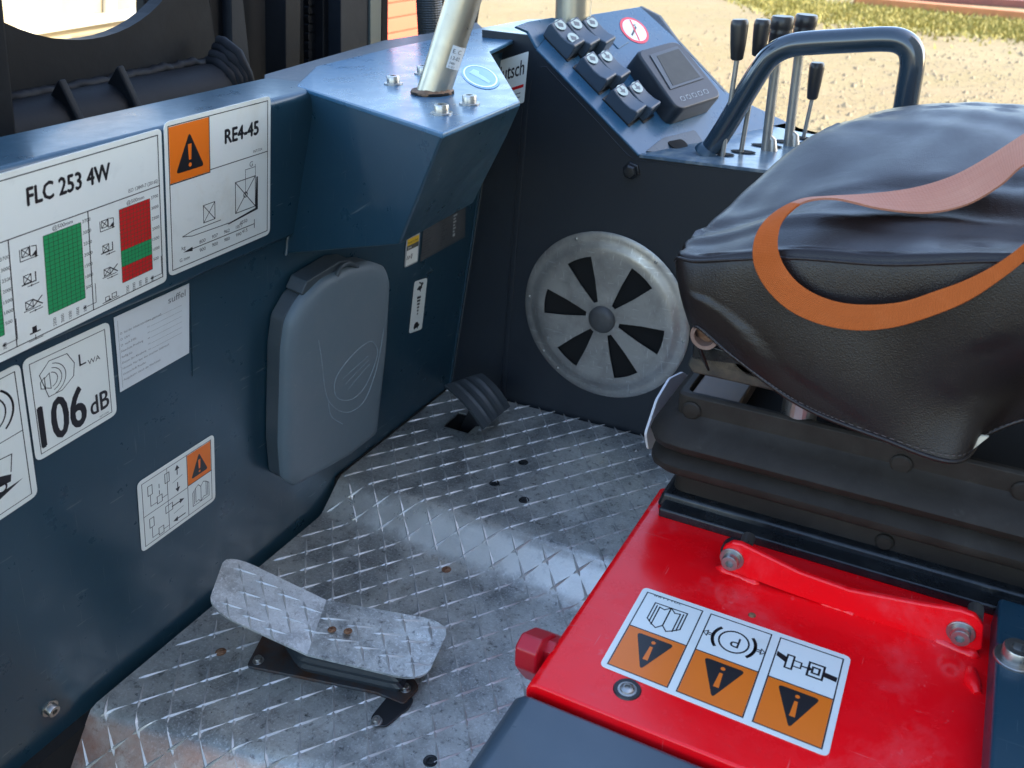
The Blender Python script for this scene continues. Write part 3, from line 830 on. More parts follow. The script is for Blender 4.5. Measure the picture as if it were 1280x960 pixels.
s = Sticker('steering_sticker', 'small white sticker with orange warning triangle, wheel arrows and open book', [(171, 604), (267, 542), (269, 624), (177, 691)], WALL.off(.001), M_PAPER, .07)
W_ = s.W
s.frame(K, .055, .055, W_ - .055, .945, .008)
xa, xb = W_ * .36, W_ * .62
s.rect(M_ORANGE, xb + .006, .065, W_ - .062, .50); s.warn(xb + .01, .07, W_ - .065, .50)
s.line(K, [(.055, .52), (xb, .52)], .008); s.line(K, [(xa, .055), (xa, .945)], .006); s.line(K, [(xb, .055), (xb, .945)], .008); s.line(K, [(xb, .505), (W_ - .055, .505)], .012)
for oy, tilt in ((.10, 0), (.56, .5)):
    s.frame(K, .13, oy + .04, .19, oy + .17, .009); s.frame(K, .37 - tilt * .02, oy + .02, .43 + tilt * .06, oy + .15 - tilt * .06, .009)
    s.line(K, [(.16, oy + .17), (.16, oy + .33), (.25, oy + .33)], .008); s.line(K, [(.40, oy + .15), (.40, oy + .32), (.32, oy + .32)], .008); s.frame(K, .25, oy + .26, .32, oy + .36, .009)
s.line(K, [(.285, .34), (.285, .29)], .01); s.line(K, [(.285, .25), (.285, .20)], .01)
xm = (xa + xb) / 2
for (y, sg) in ((.11, 1), (.47, -1)):
    s.poly(K, [(xm, y - .015 * sg), (xm - .035, y + .05 * sg), (xm + .035, y + .05 * sg)]); s.line(K, [(xm, y + .05 * sg), (xm, y + .12 * sg)], .014)
s.line(K, [(xm - .07, .31), (xm + .07, .28)], .006); s.line(K, [(xm - .07, .76), (xm + .07, .74)], .006)
for (y, sg) in ((.64, 1), (.87, -1)):
    s.poly(K, [(xm + .09 * sg, y), (xm + .02 * sg, y - .035), (xm + .02 * sg, y + .035)]); s.line(K, [(xm - .09 * sg, y), (xm + .02 * sg, y)], .016)
def book(s, x0, y0, x1, y1, w, fy=False):
    h = y1 - y0; ww = x1 - x0; Y = (lambda v: y1 - (v - y0)) if fy else (lambda v: v)
    for k in range(3):
        o = k * ww * .09; oo = k * h * .09
        s.line(K, [(x0 + o, Y(y1 - oo)), (x0 + o, Y(y0 + h * .28 - oo)), ], w); s.line(K, [(x1 - o, Y(y1 - oo)), (x1 - o, Y(y0 + h * .28 - oo))], w)
    xm = (x0 + x1) / 2
    for sg, xx in ((-1, x0), (1, x1)):
        s.line(K, [(xm, Y(y1)), (xm, Y(y0 + h * .2)), (xm + sg * ww * .16, Y(y0 + h * .02)), (xm + sg * ww * .32, Y(y0 + h * .12)), (xm + sg * ww * .32, Y(y1 - h * .12)), (xm + sg * ww * .16, Y(y1 - h * .16)), (xm, Y(y1))], w)
        s.line(K, [(xx, Y(y0 + h * .28)), (xm + sg * ww * .32, Y(y0 + h * .12))], w)
    s.line(K, [(x0, Y(y1)), (x1, Y(y1))], w)
book(s, xb + .07, .58, W_ - .10, .86, .008)
s.done()

# on the lower wall, right of the box
s = Sticker('inspection_sticker', 'tiny inspection sticker, yellow above white with a signature, beside data plate', [(508, 298), (525, 290), (522, 327), (505, 335)], WALL.off(.001), mat('sticker_grey_edge', (.3, .34, .36), .5), .08)
W_ = s.W
s.rect(M_YEL, .06, .06, W_ - .05, .28); s.rect(mat('sticker_dark', (.08, .08, .07), .5), .06, .28, W_ - .05, .44); s.rect(M_PAPER, .06, .44, W_ - .05, .96); s.lay += 1
s.text(K, 'WARTUNG', .09, .22, .09, width=W_ - .2); s.text(M_PAPER, '2018', .12, .40, .09)
s.line(K, [(.08, .74), (.14, .62), (.16, .76), (.22, .64), (.26, .74), (.33, .60), (.34, .78), (.40, .62)], .02)
s.done()
s = Sticker('data_plate', 'dark silver machine data plate low on the wall behind the gusset', [(529, 288), (582, 257), (581, 296), (525, 327)], WALL.off(.001), M_SILVER, .03, cat='data plate')
W_ = s.W
M_PL = mat('plate_print', (.03, .03, .032), .5); M_PLW = mat('plate_light_print', (.42, .43, .42), .5)
for i in range(9):
    y = .14 + i * .09
    s.text(M_PL, ('Typ / Type', 'Serien Nr.', 'Baujahr', 'Eigengewicht', 'Nennleistung', 'Tragkraft', 'Batterie V', 'Batterie max', 'Batterie min')[i], .06, y, .075)
    s.text(M_PL, ('Model', 'Serial no', 'Year', 'Weight kg', 'kW', 'Capacity kg', 'Voltage', 'kg', 'kg')[i], W_ * .42, y, .075)
for i, w in enumerate((.20, .12, .16, .10, .14, .08)): s.rect(M_PLW, W_ * .70, .08 + i * .10, W_ * .70 + w, .13 + i * .10)
s.rect(M_PLW, W_ * .70, .68, W_ * .70 + .12, .76); s.frame(M_PL, .03, .05, W_ - .03, .96, .01)
s.done()
s = Sticker('speed_sticker', 'narrow white upright speed sticker with hare on top and tortoise below', [(518, 352), (534, 347), (527, 411), (511, 417)], WALL.off(.001), M_PAPER, .05)
W_ = s.W; cx = W_ / 2
# hare: curled body with long ears
s.poly(K, [(cx - .06, .19), (cx - .08, .14), (cx - .04, .11), (cx + .00, .12), (cx + .02, .08), (cx + .05, .05), (cx + .09, .07), (cx + .08, .10), (cx + .05, .12), (cx + .06, .16), (cx + .02, .19), (cx + .03, .23), (cx, .22), (cx - .02, .19)])
s.poly(K, [(cx + .03, .06), (cx - .05, .03), (cx - .07, .05), (cx + .02, .085)]); s.circle(K, cx - .085, .165, .018, 8)
for i in range(6):
    w = .07 - i * .010; s.rect(K, cx - w, .31 + i * .065, cx + w * .7, .355 + i * .062)
s.poly(K, [(cx - .08, .92), (cx - .07, .85), (cx - .02, .81), (cx + .04, .82), (cx + .07, .87), (cx + .10, .86), (cx + .10, .90), (cx + .06, .93), (cx + .05, .96), (cx + .02, .93), (cx - .03, .94), (cx - .05, .96)])
s.done()

# ================================================================== TREAD PLATE FLOOR
ZF = .05                                  # height of the far level above the middle one
YR0, YR1 = 1.025, 1.09                    # ramp
RL = sqrt((YR1 - YR0) ** 2 + ZF ** 2)
def nearedge(x): return .518 + .2 * (x + .933)
SLN = (cos(radians(52)), sin(radians(52)))
def floor_pt(x, t, h=0.0):
    """sheet coordinate -> point; t runs along the sheet"""
    e = nearedge(x)
    def raw(t):
        if t < e: return (e - (e - t) * SLN[0], -(e - t) * SLN[1])
        if t < YR0: return (t, 0.0)
        if t < YR0 + RL: return (YR0 + (t - YR0) / RL * (YR1 - YR0), (t - YR0) / RL * ZF)
        return (YR1 + t - YR0 - RL, ZF)
    r = .007
    q = [raw(t + d) for d in (-r, -r * .4, r * .4, r)]
    y = sum(a[0] for a in q) / 4; z = sum(a[1] for a in q) / 4
    if h:
        a, b = raw(t - r), raw(t + r); d = Vector((0, b[0] - a[0], b[1] - a[1])).normalized()
        n = Vector((0, -d.z, d.y)); return Vector((x, y, z)) + n * h
    return Vector((x, y, z))
TEND = SY + .02
HX0, HX1, HY0, HY1 = -.930, -.868, 1.300, 1.372    # slot of the brake pedal arm (sheet y on the far level)
hp = PZ(ZF)
_h = [hp.at(*q) for q in ((556, 528), (575, 512), (600, 520), (584, 545))]
HX0, HX1 = min(p.x for p in _h) + .004, max(p.x for p in _h) - .004
HY0, HY1 = min(p.y for p in _h) + .01, max(p.y for p in _h) - .01
HT0, HT1 = HY0 - YR1 + YR0 + RL, HY1 - YR1 + YR0 + RL
xs = sorted(set([-.951 + .03 * i for i in range(26)] + [HX0, HX1]))
ts = sorted(set([.20 + .012 * i for i in range(112)] + [HT0, HT1]))
ts = [q for q in ts if q < TEND]
fl = thing('tread_plate_floor', 'worn silver tread plate cab floor with ramp between two levels', 'floor plate', (-.6, .9, 0))
mb = MB()
def leftx(x, t):        # the left edge follows the wall, a little uneven
    if x > -.95: return x
    return -.951 + (.018 if t > YR0 else .0) * 0 + (.012 if t < .6 else 0)
for t_ in ts:
    for x in xs: mb.v.append(floor_pt(x if x > -.95 else -.948, t_))
nx = len(xs)
for j in range(len(ts) - 1):
    for i in range(nx - 1):
        cx, ct = (xs[i] + xs[i + 1]) / 2, (ts[j] + ts[j + 1]) / 2
        if HX0 < cx < HX1 and HT0 < ct < HT1: continue
        mb.f.append((j * nx + i, j * nx + i + 1, (j + 1) * nx + i + 1, (j + 1) * nx + i))
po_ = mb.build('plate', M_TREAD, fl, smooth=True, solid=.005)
at1 = po_.data.attributes.new('sky_sheen', 'FLOAT', 'POINT'); at2 = po_.data.attributes.new('red_reflection', 'FLOAT', 'POINT')
for i_, v_ in enumerate(po_.data.vertices):
    c_ = v_.co + ORG[fl]
    at1.data[i_].value = max(0, min(1, 1.25 - abs(c_.y - (YR0 + YR1) / 2) / .045)) * max(0, min(1, (c_.x + 1.25) * 2.2)) if c_.z > -.01 else 0  # pale band painted over the ramp for the sky light it catches
    at2.data[i_].value = max(0, min(1, -c_.z / .012))  # reddish tint painted on the near slope for a red reflection
b_ = M_TREAD.node_tree; N = b_.nodes; L = b_.links; pb_ = N['Principled BSDF']
for an, lo, hi, c2, sc_ in (('sky_sheen', .18, .50, (.80, .79, .73), 22), ('red_reflection', .2, .7, (.34, .16, .105), 15)):
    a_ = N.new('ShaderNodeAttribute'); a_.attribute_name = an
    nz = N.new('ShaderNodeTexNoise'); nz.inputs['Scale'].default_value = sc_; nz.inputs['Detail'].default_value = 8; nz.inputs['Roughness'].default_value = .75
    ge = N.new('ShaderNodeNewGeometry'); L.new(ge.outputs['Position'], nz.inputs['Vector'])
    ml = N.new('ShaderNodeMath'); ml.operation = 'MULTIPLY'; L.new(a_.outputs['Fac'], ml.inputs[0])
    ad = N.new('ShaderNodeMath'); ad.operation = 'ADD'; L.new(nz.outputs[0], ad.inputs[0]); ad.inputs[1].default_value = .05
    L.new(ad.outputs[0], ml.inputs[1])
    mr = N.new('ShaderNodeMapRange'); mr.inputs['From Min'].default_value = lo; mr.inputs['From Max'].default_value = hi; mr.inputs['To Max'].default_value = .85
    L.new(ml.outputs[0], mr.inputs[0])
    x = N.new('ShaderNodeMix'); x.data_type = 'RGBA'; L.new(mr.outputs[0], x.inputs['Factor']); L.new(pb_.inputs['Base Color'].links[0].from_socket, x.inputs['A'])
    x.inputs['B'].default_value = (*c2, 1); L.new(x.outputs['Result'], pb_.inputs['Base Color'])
MB().box((-.985, .85, -.045), (.075, 1.34, .05)).build('dark_gap_fill', M_VOID, fl)  # black boxes added to keep the gap along the wall dark
MB().box((-.974, 1.29, .022), (.052, .42, .060)).build('dark_gap_fill', M_VOID, fl)
# raised pattern: a cross at every node of a rhombic lattice
def blade(mb, P, p0, d, L0, L1, w, h):
    """one raised tear: from p0 back L0 and forward L1 along d (sheet coordinates), thickest at p0"""
    px_, py_ = -d[1], d[0]
    secs = [(-L0, .05, .0), (-L0 * .5, .75, .75), (0, 1, 1), (L1 * .35, .78, .85), (L1 * .7, .45, .5), (L1, .05, .0)]
    v = []
    for s_, ww, hh in secs:
        c = (p0[0] + d[0] * s_, p0[1] + d[1] * s_)
        v += [P(c[0] - px_ * w * ww, c[1] - py_ * w * ww, -.0003), P(c[0], c[1], h * hh + .0001), P(c[0] + px_ * w * ww, c[1] + py_ * w * ww, -.0003)]
    f = []
    for i in range(len(secs) - 1):
        for j in (0, 1): f.append((i * 3 + j, i * 3 + j + 1, i * 3 + j + 4, i * 3 + j + 3))
    mb.add(v, f)
VA, VB = (.0295, -.0373), (.0280, .0376)
la, lb_ = sqrt(VA[0] ** 2 + VA[1] ** 2), sqrt(VB[0] ** 2 + VB[1] ** 2)
DA, DB = (VA[0] / la, VA[1] / la), (VB[0] / lb_, VB[1] / lb_)
rm = MB()
for i in range(-40, 41):
    for j in range(-40, 41):
        c = (-.6458 + i * VA[0] + j * VB[0], .9676 + i * VA[1] + j * VB[1])
        if not (-.945 < c[0] < -.22 and .26 < c[1] < TEND - .02): continue
        if HX0 - .01 < c[0] < HX1 + .01 and HT0 - .012 < c[1] < HT1 + .012: continue
        k = random.uniform(.85, 1.1)
        if c[0] > -.925: blade(rm, floor_pt, c, (-DA[0], -DA[1]), .012 * k, .035 * k, .0034, .0022 * random.uniform(.7, 1.1))
        blade(rm, floor_pt, c, DB, .011 * k, .034 * k, .0034, .0022 * random.uniform(.7, 1.1))
rg = rm.build('tread_ridges', M_RIDGE, fl, smooth=True); rg['kind'] = 'stuff'
# slot lining
hz = ZF - .003
mb = MB()
mb.add([(HX0, HY0, hz), (HX1, HY0, hz), (HX1, HY1, hz), (HX0, HY1, hz), (HX0, HY0, -.1), (HX1, HY0, -.1), (HX1, HY1, -.1), (HX0, HY1, -.1)],
       [(0, 1, 5, 4), (1, 2, 6, 5), (2, 3, 7, 6), (3, 0, 4, 7), (4, 5, 6, 7)])
mb.build('pedal_slot', M_VOID, fl)
for q, z, me, lb in (((654, 578), ZF, ME_SUNK, 0), ((618, 604), ZF, ME_SUNK, 0), ((655, 625), ZF, ME_SUNK, 0), ((795, 563), ZF, ME_SCREW, 0),
                     ((558, 712), 0, ME_RUSTY, 'rusty floor screw'), ((276, 815), 0, ME_RUSTY, 'rusty floor screw'), ((538, 951), 0, ME_SUNK, 0)):
    put('floor_screw', me, PZ(z + .0004).at(*q), (0, 0, 1), .0062 if me is not ME_SCREW else .004, fl, lb or None)
# black sheet added under the floor so that gaps stay dark
t = thing('underfloor_blackout', 'black sheet added under the cab floor to keep its gaps dark', 'sheet', (-.5, .8, -.3))
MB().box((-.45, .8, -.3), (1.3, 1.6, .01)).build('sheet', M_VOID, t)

# ------------------------------------------------ accelerator pedal
t = thing('accelerator_pedal', 'bent tread plate pedal on black rubber bellows over the floor', 'pedal', (-.68, .70, 0))
def P3(x, y, z): return PZ(z).at(x, y)
a0, a1 = P3(283, 690, .128), P3(408, 750, .082)       # far edge left, fold
b0, b1 = P3(258, 760, .114), P3(384, 818, .072)       # near edge
c0, c1 = P3(565, 778, .045), P3(530, 853, .042)
# left half and right half as rounded outlines in bilinear space
def bil(q, u, v): return q[0] * (1 - u) * (1 - v) + q[1] * u * (1 - v) + q[2] * u * v + q[3] * (1 - u) * v
QL, QR = [a0, a1, b1, b0], [a1, c0, c1, b1]
mb = MB()
def half(q, r):
    o = rounded([Vector((0, 0, 0)), Vector((1, 0, 0)), Vector((1, 1, 0)), Vector((0, 1, 0))], r, 5)
    return [bil(q, p.x, p.y) for p in o]
outl = half(QL, [.2, 0, 0, .2]); outr = half(QR, [0, .16, .2, 0])
loop = [p for p in outl if True]
# build as one sheet: fan-less quads across both halves
NU = 16
def edge_v(u):                       # narrowing of the sheet at the rounded ends
    e = .0
    if u < .14: e = .20 * (1 - sqrt(max(0, 1 - ((.14 - u) / .14) ** 2)))
    if u > .88: e = .22 * (1 - sqrt(max(0, 1 - ((u - .88) / .12) ** 2)))
    return e
us = [0, .01, .03, .06, .10, .14, .2, .3, .4, .46, .5, .54, .6, .7, .8, .88, .92, .95, .975, .99, 1]
def ped(u, v, h=0.0):
    def f(u, v): return bil(QL, u * 2, v) if u < .5 else bil(QR, u * 2 - 1, v)
    p = f(u, v)
    if h:
        e = .01; n = (f(min(1, u + e), v) - f(max(0, u - e), v)).cross(f(u, min(1, v + e)) - f(u, max(0, v - e))).normalized()
        if n.z < 0: n = -n
        p = p + n * h
    return p
for u in us:
    e = edge_v(u)
    for k in range(7): mb.v.append(ped(u, e + (1 - 2 * e) * k / 6))
for i in range(len(us) - 1):
    for k in range(6): mb.f.append((i * 7 + k, i * 7 + k + 1, (i + 1) * 7 + k + 1, (i + 1) * 7 + k))
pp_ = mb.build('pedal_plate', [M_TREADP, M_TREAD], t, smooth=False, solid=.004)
for p in pp_.data.polygons: p.material_index = 0 if min(p.vertices) // 7 < 10 else 1  # left half gets the lighter colour that stands for sky light
rm = MB()
UL = ((a0 + b0) / 2 - (c0 + c1) / 2).length; VL = (a0 - b0).length
def pedP(x, y, h): return ped(min(max(x / UL, 0), 1), min(max(y / VL, 0), 1), h if h > 0 else .0001)
for i in range(-14, 15):
    for j in range(-14, 15):
        c = (.03 + i * .0385 + j * .019, .02 + j * .036 + i * .004)
        if not (.015 < c[0] < UL - .018 and .012 < c[1] < VL - .012): continue
        blade(rm, pedP, c, (.98, -.17), .012, .029, .0026, .0022)
        blade(rm, pedP, c, (.45, .89), .012, .027, .0026, .0022)
q = rm.build('tread_ridges', M_RIDGE, t, smooth=True); q['kind'] = 'stuff'
nrm = (a1 - a0).cross(b0 - a0).normalized(); nrm = nrm if nrm.z > 0 else -nrm
for u, v in ((415, 787), (435, 789)):
    put('rusty_rivet', ME_RUSTY, P3(u, v, .074), (0, 0, 1), .0048, t)
bp = PZ(.006)
MB().prism(rounded([bp.at(*q) for q in ((330, 790), (308, 832), (470, 865), (505, 880), (524, 858), (500, 820))], .006, 3), (0, 0, -.0055)).build('base_plate', mat('pedal_base', (.07, .075, .08), .5, .5, var=(30, .4, .65, .85, (.10, .045, .02))), t, bevel=.001)
# rubber bellows: stacked folds, wider towards the hinge end
fb = [bp.at(*q) for q in ((352, 806), (372, 838), (506, 868), (512, 840))]
cF = sum(fb, Vector()) / 4
mb = MB(); rings = []
NB = 9
for k in range(NB):
    z = .006 + k * .0068; sc = 1.0 if k % 2 else .93
    rr = rounded([cF + (p - cF) * sc * (1 - .01 * k) for p in fb], .012, 3)
    rings.append([Vector((p.x, p.y, z * (1.0 if True else 1))) for p in rr])
n_ = len(rings[0])
for r_ in rings: mb.v += r_
for i in range(NB - 1):
    for j in range(n_): mb.f.append((i * n_ + j, i * n_ + (j + 1) % n_, (i + 1) * n_ + (j + 1) % n_, (i + 1) * n_ + j))
mb.f.append(tuple((NB - 1) * n_ + j for j in range(n_)))
mb.v = [v if v.z < .03 else Vector((v.x, v.y, min(v.z, .048 - max(0, (v.x + .62)) * .25))) for v in mb.v]
mb.build('rubber_bellows', M_RUBBER, t)
put('cap_bolt', ME_BOLT, bp.at(323, 826), (0, 0, 1), .0058, t)
put('cap_bolt', ME_BOLT, bp.at(507, 861), (0, 0, 1), .0056, t)
lp = PZ(.004)
MB().prism(rounded([lp.at(*q) for q in ((486, 868), (518, 872), (512, 884), (482, 908), (466, 906), (463, 896))], .006, 3), (0, 0, -.0035)).build('link_arm', M_BLACKS, t, bevel=.001)
put('cap_bolt', ME_BOLT, lp.at(471, 902), (0, 0, 1), .0056, t)

# ------------------------------------------------ brake pedal
q00, q10, q01, q11 = P3(556, 481, .155), P3(602, 466, .150), P3(605, 536, .095), P3(638, 508, .095)
t = thing('brake_pedal', 'small curved black rubber pedal with three ribs at the far floor corner', 'pedal', P3(580, 530, ZF))
nn = (q01 - q00).cross(q10 - q00).normalized()
if nn.z < 0: nn = -nn
mb = MB(); NU, NV = 24, 12
def bq(u, v, o=0):
    p = q00 * (1 - u) * (1 - v) + q10 * u * (1 - v) + q11 * u * v + q01 * (1 - u) * v
    return p + nn * (sin(pi * v) * .009 + o)
prof = []
for i in range(NU + 1):
    u = i / NU; rib = 0
    for c in (.26, .52, .78): rib = max(rib, .0032 * max(0, 1 - ((u - c) / .05) ** 2))
    prof.append(rib)
for i in range(NU + 1):
    for j in range(NV + 1): mb.v.append(bq(i / NU, j / NV, prof[i] * (1 if 0 < j < NV else .2)))
for i in range(NU):
    for j in range(NV): mb.f.append((i * (NV + 1) + j, (i + 1) * (NV + 1) + j, (i + 1) * (NV + 1) + j + 1, i * (NV + 1) + j + 1))
mb.build('rubber_pad', M_RUBBER, t, smooth=True, solid=.006)
s0 = Vector(((HX0 + HX1) / 2, (HY0 + HY1) / 2, ZF - .04)); s1 = bq(.45, .6, -.012)
dv = (s1 - s0).normalized(); sdv = Vector((.012, .004, 0))
MB().prism([s0 - sdv * 1.3, s0 + sdv * 1.3, s1 + sdv * 1.6, s1 - sdv * 1.6], Vector((-.004, .014, 0))).build('pedal_arm', M_BLACKS, t, bevel=.001)

# ================================================================== SIDE WALL AND CONSOLE
t = thing('side_console', 'dark slate side wall with sloped switch console and lever deck on top', 'console', (-.5, SY, 0))
sp = [Vector((-.99, SY, -.1)), Vector((.30, SY, -.1)), Vector((.30, SY, K2.z - .006)), Vector((K2.x, SY, K2.z - .006)), Vector((K1.x, SY, K1.z - .006)), SIDE.at(662, 44), Vector((-.86, SY, .80)), Vector((-.86, SY, .62)), Vector((-.97, SY, .3))]
MB().prism(sp, (0, .004, 0)).build('side_panel', M_SIDE, t)
# raised corner strip and panel seams
c0, c1 = SIDE.at(626, 500, .002), SIDE.at(655, 135, .002)
MB().prism([c0, c1, SIDE.at(664, 100, .002), SIDE.at(660, 130, .002), SIDE.at(631, 500, .002)], (0, .0045, 0)).build('corner_strip', M_SIDE, t, bevel=.001)
def stripe(pts, r, m=M_SIDE, nm='panel_edge'):
    MB().tube(cr(pts, 4), r, 6).build(nm, m, t, smooth=True)
stripe([SIDE.at(676, 84), SIDE.at(683, 84), SIDE.at(690, 92), SIDE.at(740, 145), SIDE.at(778, 187), SIDE.at(790, 197), SIDE.at(805, 201), SIDE.at(940, 216), SIDE.at(960, 222), SIDE.at(968, 236)], .0013)
stripe([c0 + Vector((-.004, 0, 0)), c1 + Vector((-.004, 0, 0))], .0011)
# sloped switch panel, rolled front edge
def sl(x, y, o=0): return SLOPE.at(x, y, o)
far = [sl(700, 24), sl(800, 8), sl(824, 20), sl(846, 50), sl(905, 114), sl(960, 160)]
K2f = Vector((K2.x, SY + .45, K2.z))
K2F = K2 + FOLD * .42
pl = [K1 + Vector((0, -.004, 0)), K2 + Vector((0, -.004, 0)), K2F] + far[:-1][::-1]
pl = [p for p in pl]
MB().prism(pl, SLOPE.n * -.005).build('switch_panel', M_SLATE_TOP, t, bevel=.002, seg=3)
tp_ = [K1 + Vector((.0, -.004, 0)), sl(700, 24), Vector((-.93, 1.95, K1.z)), Vector((-.89, 1.60, K1.z)), Vector((SIDE.at(661, 44).x - .03, SY - .004, K1.z))]
zt = K1.z
TOPZ = PZ(zt)
tp_ = [K1 + Vector((0, -.004, 0)), sl(700, 24), TOPZ.at(696, 22), TOPZ.at(655, 27), TOPZ.at(640, 33), TOPZ.at(655, 40), Vector((SIDE.at(662, 44).x, SY - .004, zt))]
TP3 = Plane(K1, (sl(702, 24) - K1).cross(SIDE.at(662, 42) - K1))
if TP3.n.z < 0: TP3.n = -TP3.n
tp_ = [K1 + Vector((0, -.002, 0)), TP3.at(702, 24), TP3.at(690, 22), TP3.at(660, 27), TP3.at(644, 33), TP3.at(660, 40)]
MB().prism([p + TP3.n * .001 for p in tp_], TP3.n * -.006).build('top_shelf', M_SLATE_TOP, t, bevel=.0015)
# lever deck
DK = [K2 + Vector((0, -.004, 0)), Vector((.30, SY - .004, K2.z)), Vector((.30, 1.86, K2.z)), DECK.at(1012, 168), DECK.at(965, 158), K2F]
MB().prism([p + Vector((0, 0, .001)) for p in DK], (0, 0, -.006)).build('lever_deck', mat('pale_deck_paint', (.06, .11, .16), .3, 0, .3, bump=(300, .05, .001), var=(26, .46, .66, .6, (.34, .36, .34)), var2=(120, .6, .8, .5, (.3, .31, .3))), t, bevel=.002, seg=3)
# outer skirt of the console (far side)
MB().prism([DECK.at(1012, 168), DECK.at(960, 157), sl(905, 114), sl(846, 50), sl(824, 20), sl(800, 8), sl(800, 8) - Vector((0, 0, .3)), DECK.at(1012, 168) - Vector((0, 0, .1))], (0, .01, 0)).build('outer_skirt', M_SIDE, t)
# grommet plate and hole
DK1 = PZ(K2.z + .001)
MB().prism(rounded([sl(*q, .001) for q in ((806, 190), (828, 173), (868, 163), (884, 186), (862, 194))], .006, 3), SLOPE.n * .002).build('grommet_plate', M_SLATE, t, bevel=.0006)
MB().lathe([(.020, .0), (.020, .0035), (.016, .004)], sl(846, 181, .002), (SLOPE.n + Vector((0, 0, .8))).normalized(), 24).build('cable_grommet', M_VOID, t, smooth=True)
# lever slots in the deck
for q in (((892, 187), (912, 200)), ((914, 188), (944, 193)), ((942, 178), (975, 188)), ((968, 173), (1000, 183)), ((990, 170), (1012, 176))):
    a, b = DK1.at(*q[0]), DK1.at(*q[1]); c = (a + b) / 2; w = (b.x - a.x) / 2
    r_ = [c + Vector((cos(k * pi / 6) * max(.014, w), sin(k * pi / 6) * .012, .0012)) for k in range(12)]
    MB().prism(r_, (0, 0, .0006)).build('lever_slot', M_VOID, t)
# hexagon plug on side wall
hc = SIDE.at(790, 213)
MB().lathe([(.0165, 0), (.0165, .004), (.0135, .005), (.013, .013), (.010, .016), (.0, .0165)], hc, (0, -1, 0), 6).build('plug', M_BLACKS, t, bevel=.001)

# rocker switches
def slf(p): return p
u_s, u_y = SD, WP
def rocker(px_, L=.062, W=.034, icon=None, lab=None, tilt=1):
    HT = .030
    c = SLOPE.at(*px_, HT) - SLOPE.n * HT
    prof = [(-.5, 0), (-.51, .014), (-.47, .0185), (-.25, .0170), (0, .0162), (.25, .0172), (.44, .0200), (.5, .0185), (.52, .010), (.5, 0)]
    if tilt < 0: prof = [(-a, b) for a, b in prof]
    pts = [c + u_s * (a * L) - u_y * (W / 2) + SLOPE.n * b * 1.75 for a, b in prof]
    mb = MB(); mb.prism([p for p in pts], u_y * W)
    r = mb.build('rocker_switch', mat('switch_plastic', (.05, .07, .095), .3, bump=(700, .1, .0004)), t, bevel=.004, seg=3, label=lab)  # black plastic, base colour lifted to blue for the sky it reflects
    fr = MB(); fr.prism(rounded([c + u_s * a * (L / 2 + .004) + u_y * b * (W / 2 + .0015) for a, b in ((-1, -1), (1, -1), (1, 1), (-1, 1))], .002, 2), SLOPE.n * .003)
    fr.build('switch_frame', M_BLACKS, r)
    ORG[r] = ORG[t]
    if icon:
        for (k, hh) in icon:
            cc = c + u_s * (k * L) + SLOPE.n * hh
            M_IC = mat('switch_icon', (.42, .50, .46), .5)
            ic = MB(); ic.lathe([(.0118, 0), (.0118, .0006)], cc, SLOPE.n, 20); ic.build('icon_disc', M_IC, r)
            gl = MB()
            gl.prism([cc + SLOPE.n * .0007 + u_s * a * .007 + u_y * b * .007 for a, b in random.choice((((-1, -.3), (.2, -1), (1, .2), (.1, 1)), ((-1, -.2), (-.1, -.25), (0, -1), (1, .1), (0, 1), (-.1, .3), (-1, .3))))], SLOPE.n * .0002)
            gl.build('icon_mark', M_INKG, r)
    return r
H0 = .0312
rocker((709, 41), icon=[(-.30, H0), (.24, .0316)], lab='rocker switch with two white symbols')
rocker((729, 39.5), icon=[(-.30, H0)]); rocker((748.5, 37.5), icon=[(-.30, H0)])
rocker((749, 83), icon=[(-.30, H0)]); rocker((767, 80), icon=[(-.30, H0)])
rocker((786.5, 123), icon=[(-.30, H0)]); rocker((805, 119), icon=[(-.30, H0)])
c = sl(764, 41)
MB().prism(rounded([c + u_s * a * .034 + u_y * b * .020 for a, b in ((-1, -1), (1, -1), (1, 1), (-1, 1))], .003, 2), SLOPE.n * .002).build('blank_cover', M_SLATE_TOP, t, bevel=.0008)
# no smoking sticker
c = sl(793, 38, .0006); M_PINK = mat('sticker_red_ring', (.75, .05, .08), .4)
ns = thing('round_sticker', 'round white no smoking sticker with red ring on sloped console', 'sticker', c)
e = (sl(804, 50) - sl(777, 27)).length / 2
MB().lathe([(.032, 0), (.032, .0005)], c, SLOPE.n, 36).build('backing_sheet', M_PINK, ns)
MB().lathe([(.0265, .0005), (.0265, .0008)], c, SLOPE.n, 36).build('white_disc', M_PAPER, ns)
def lp3(mb, pts, w, o): 
    for (a, b), (a2, b2) in zip(pts, pts[1:]):
        p, q = c + u_s * a + u_y * b + SLOPE.n * o, c + u_s * a2 + u_y * b2 + SLOPE.n * o
        d = (q - p).normalized().cross(SLOPE.n) * w / 2
        mb.add([p - d, q - d, q + d, p + d], [(0, 1, 2, 3)])
mm = MB(); lp3(mm, [(.022, -.012), (-.022, .012)], .0035, .0012); mm.build('slash', M_PINK, ns)
mm = MB(); lp3(mm, [(.006, -.018), (-.004, .010)], .004, .001); lp3(mm, [(-.004, .010), (-.010, .008), (-.008, .014)], .002, .001); mm.build('cigarette', M_INK, ns)

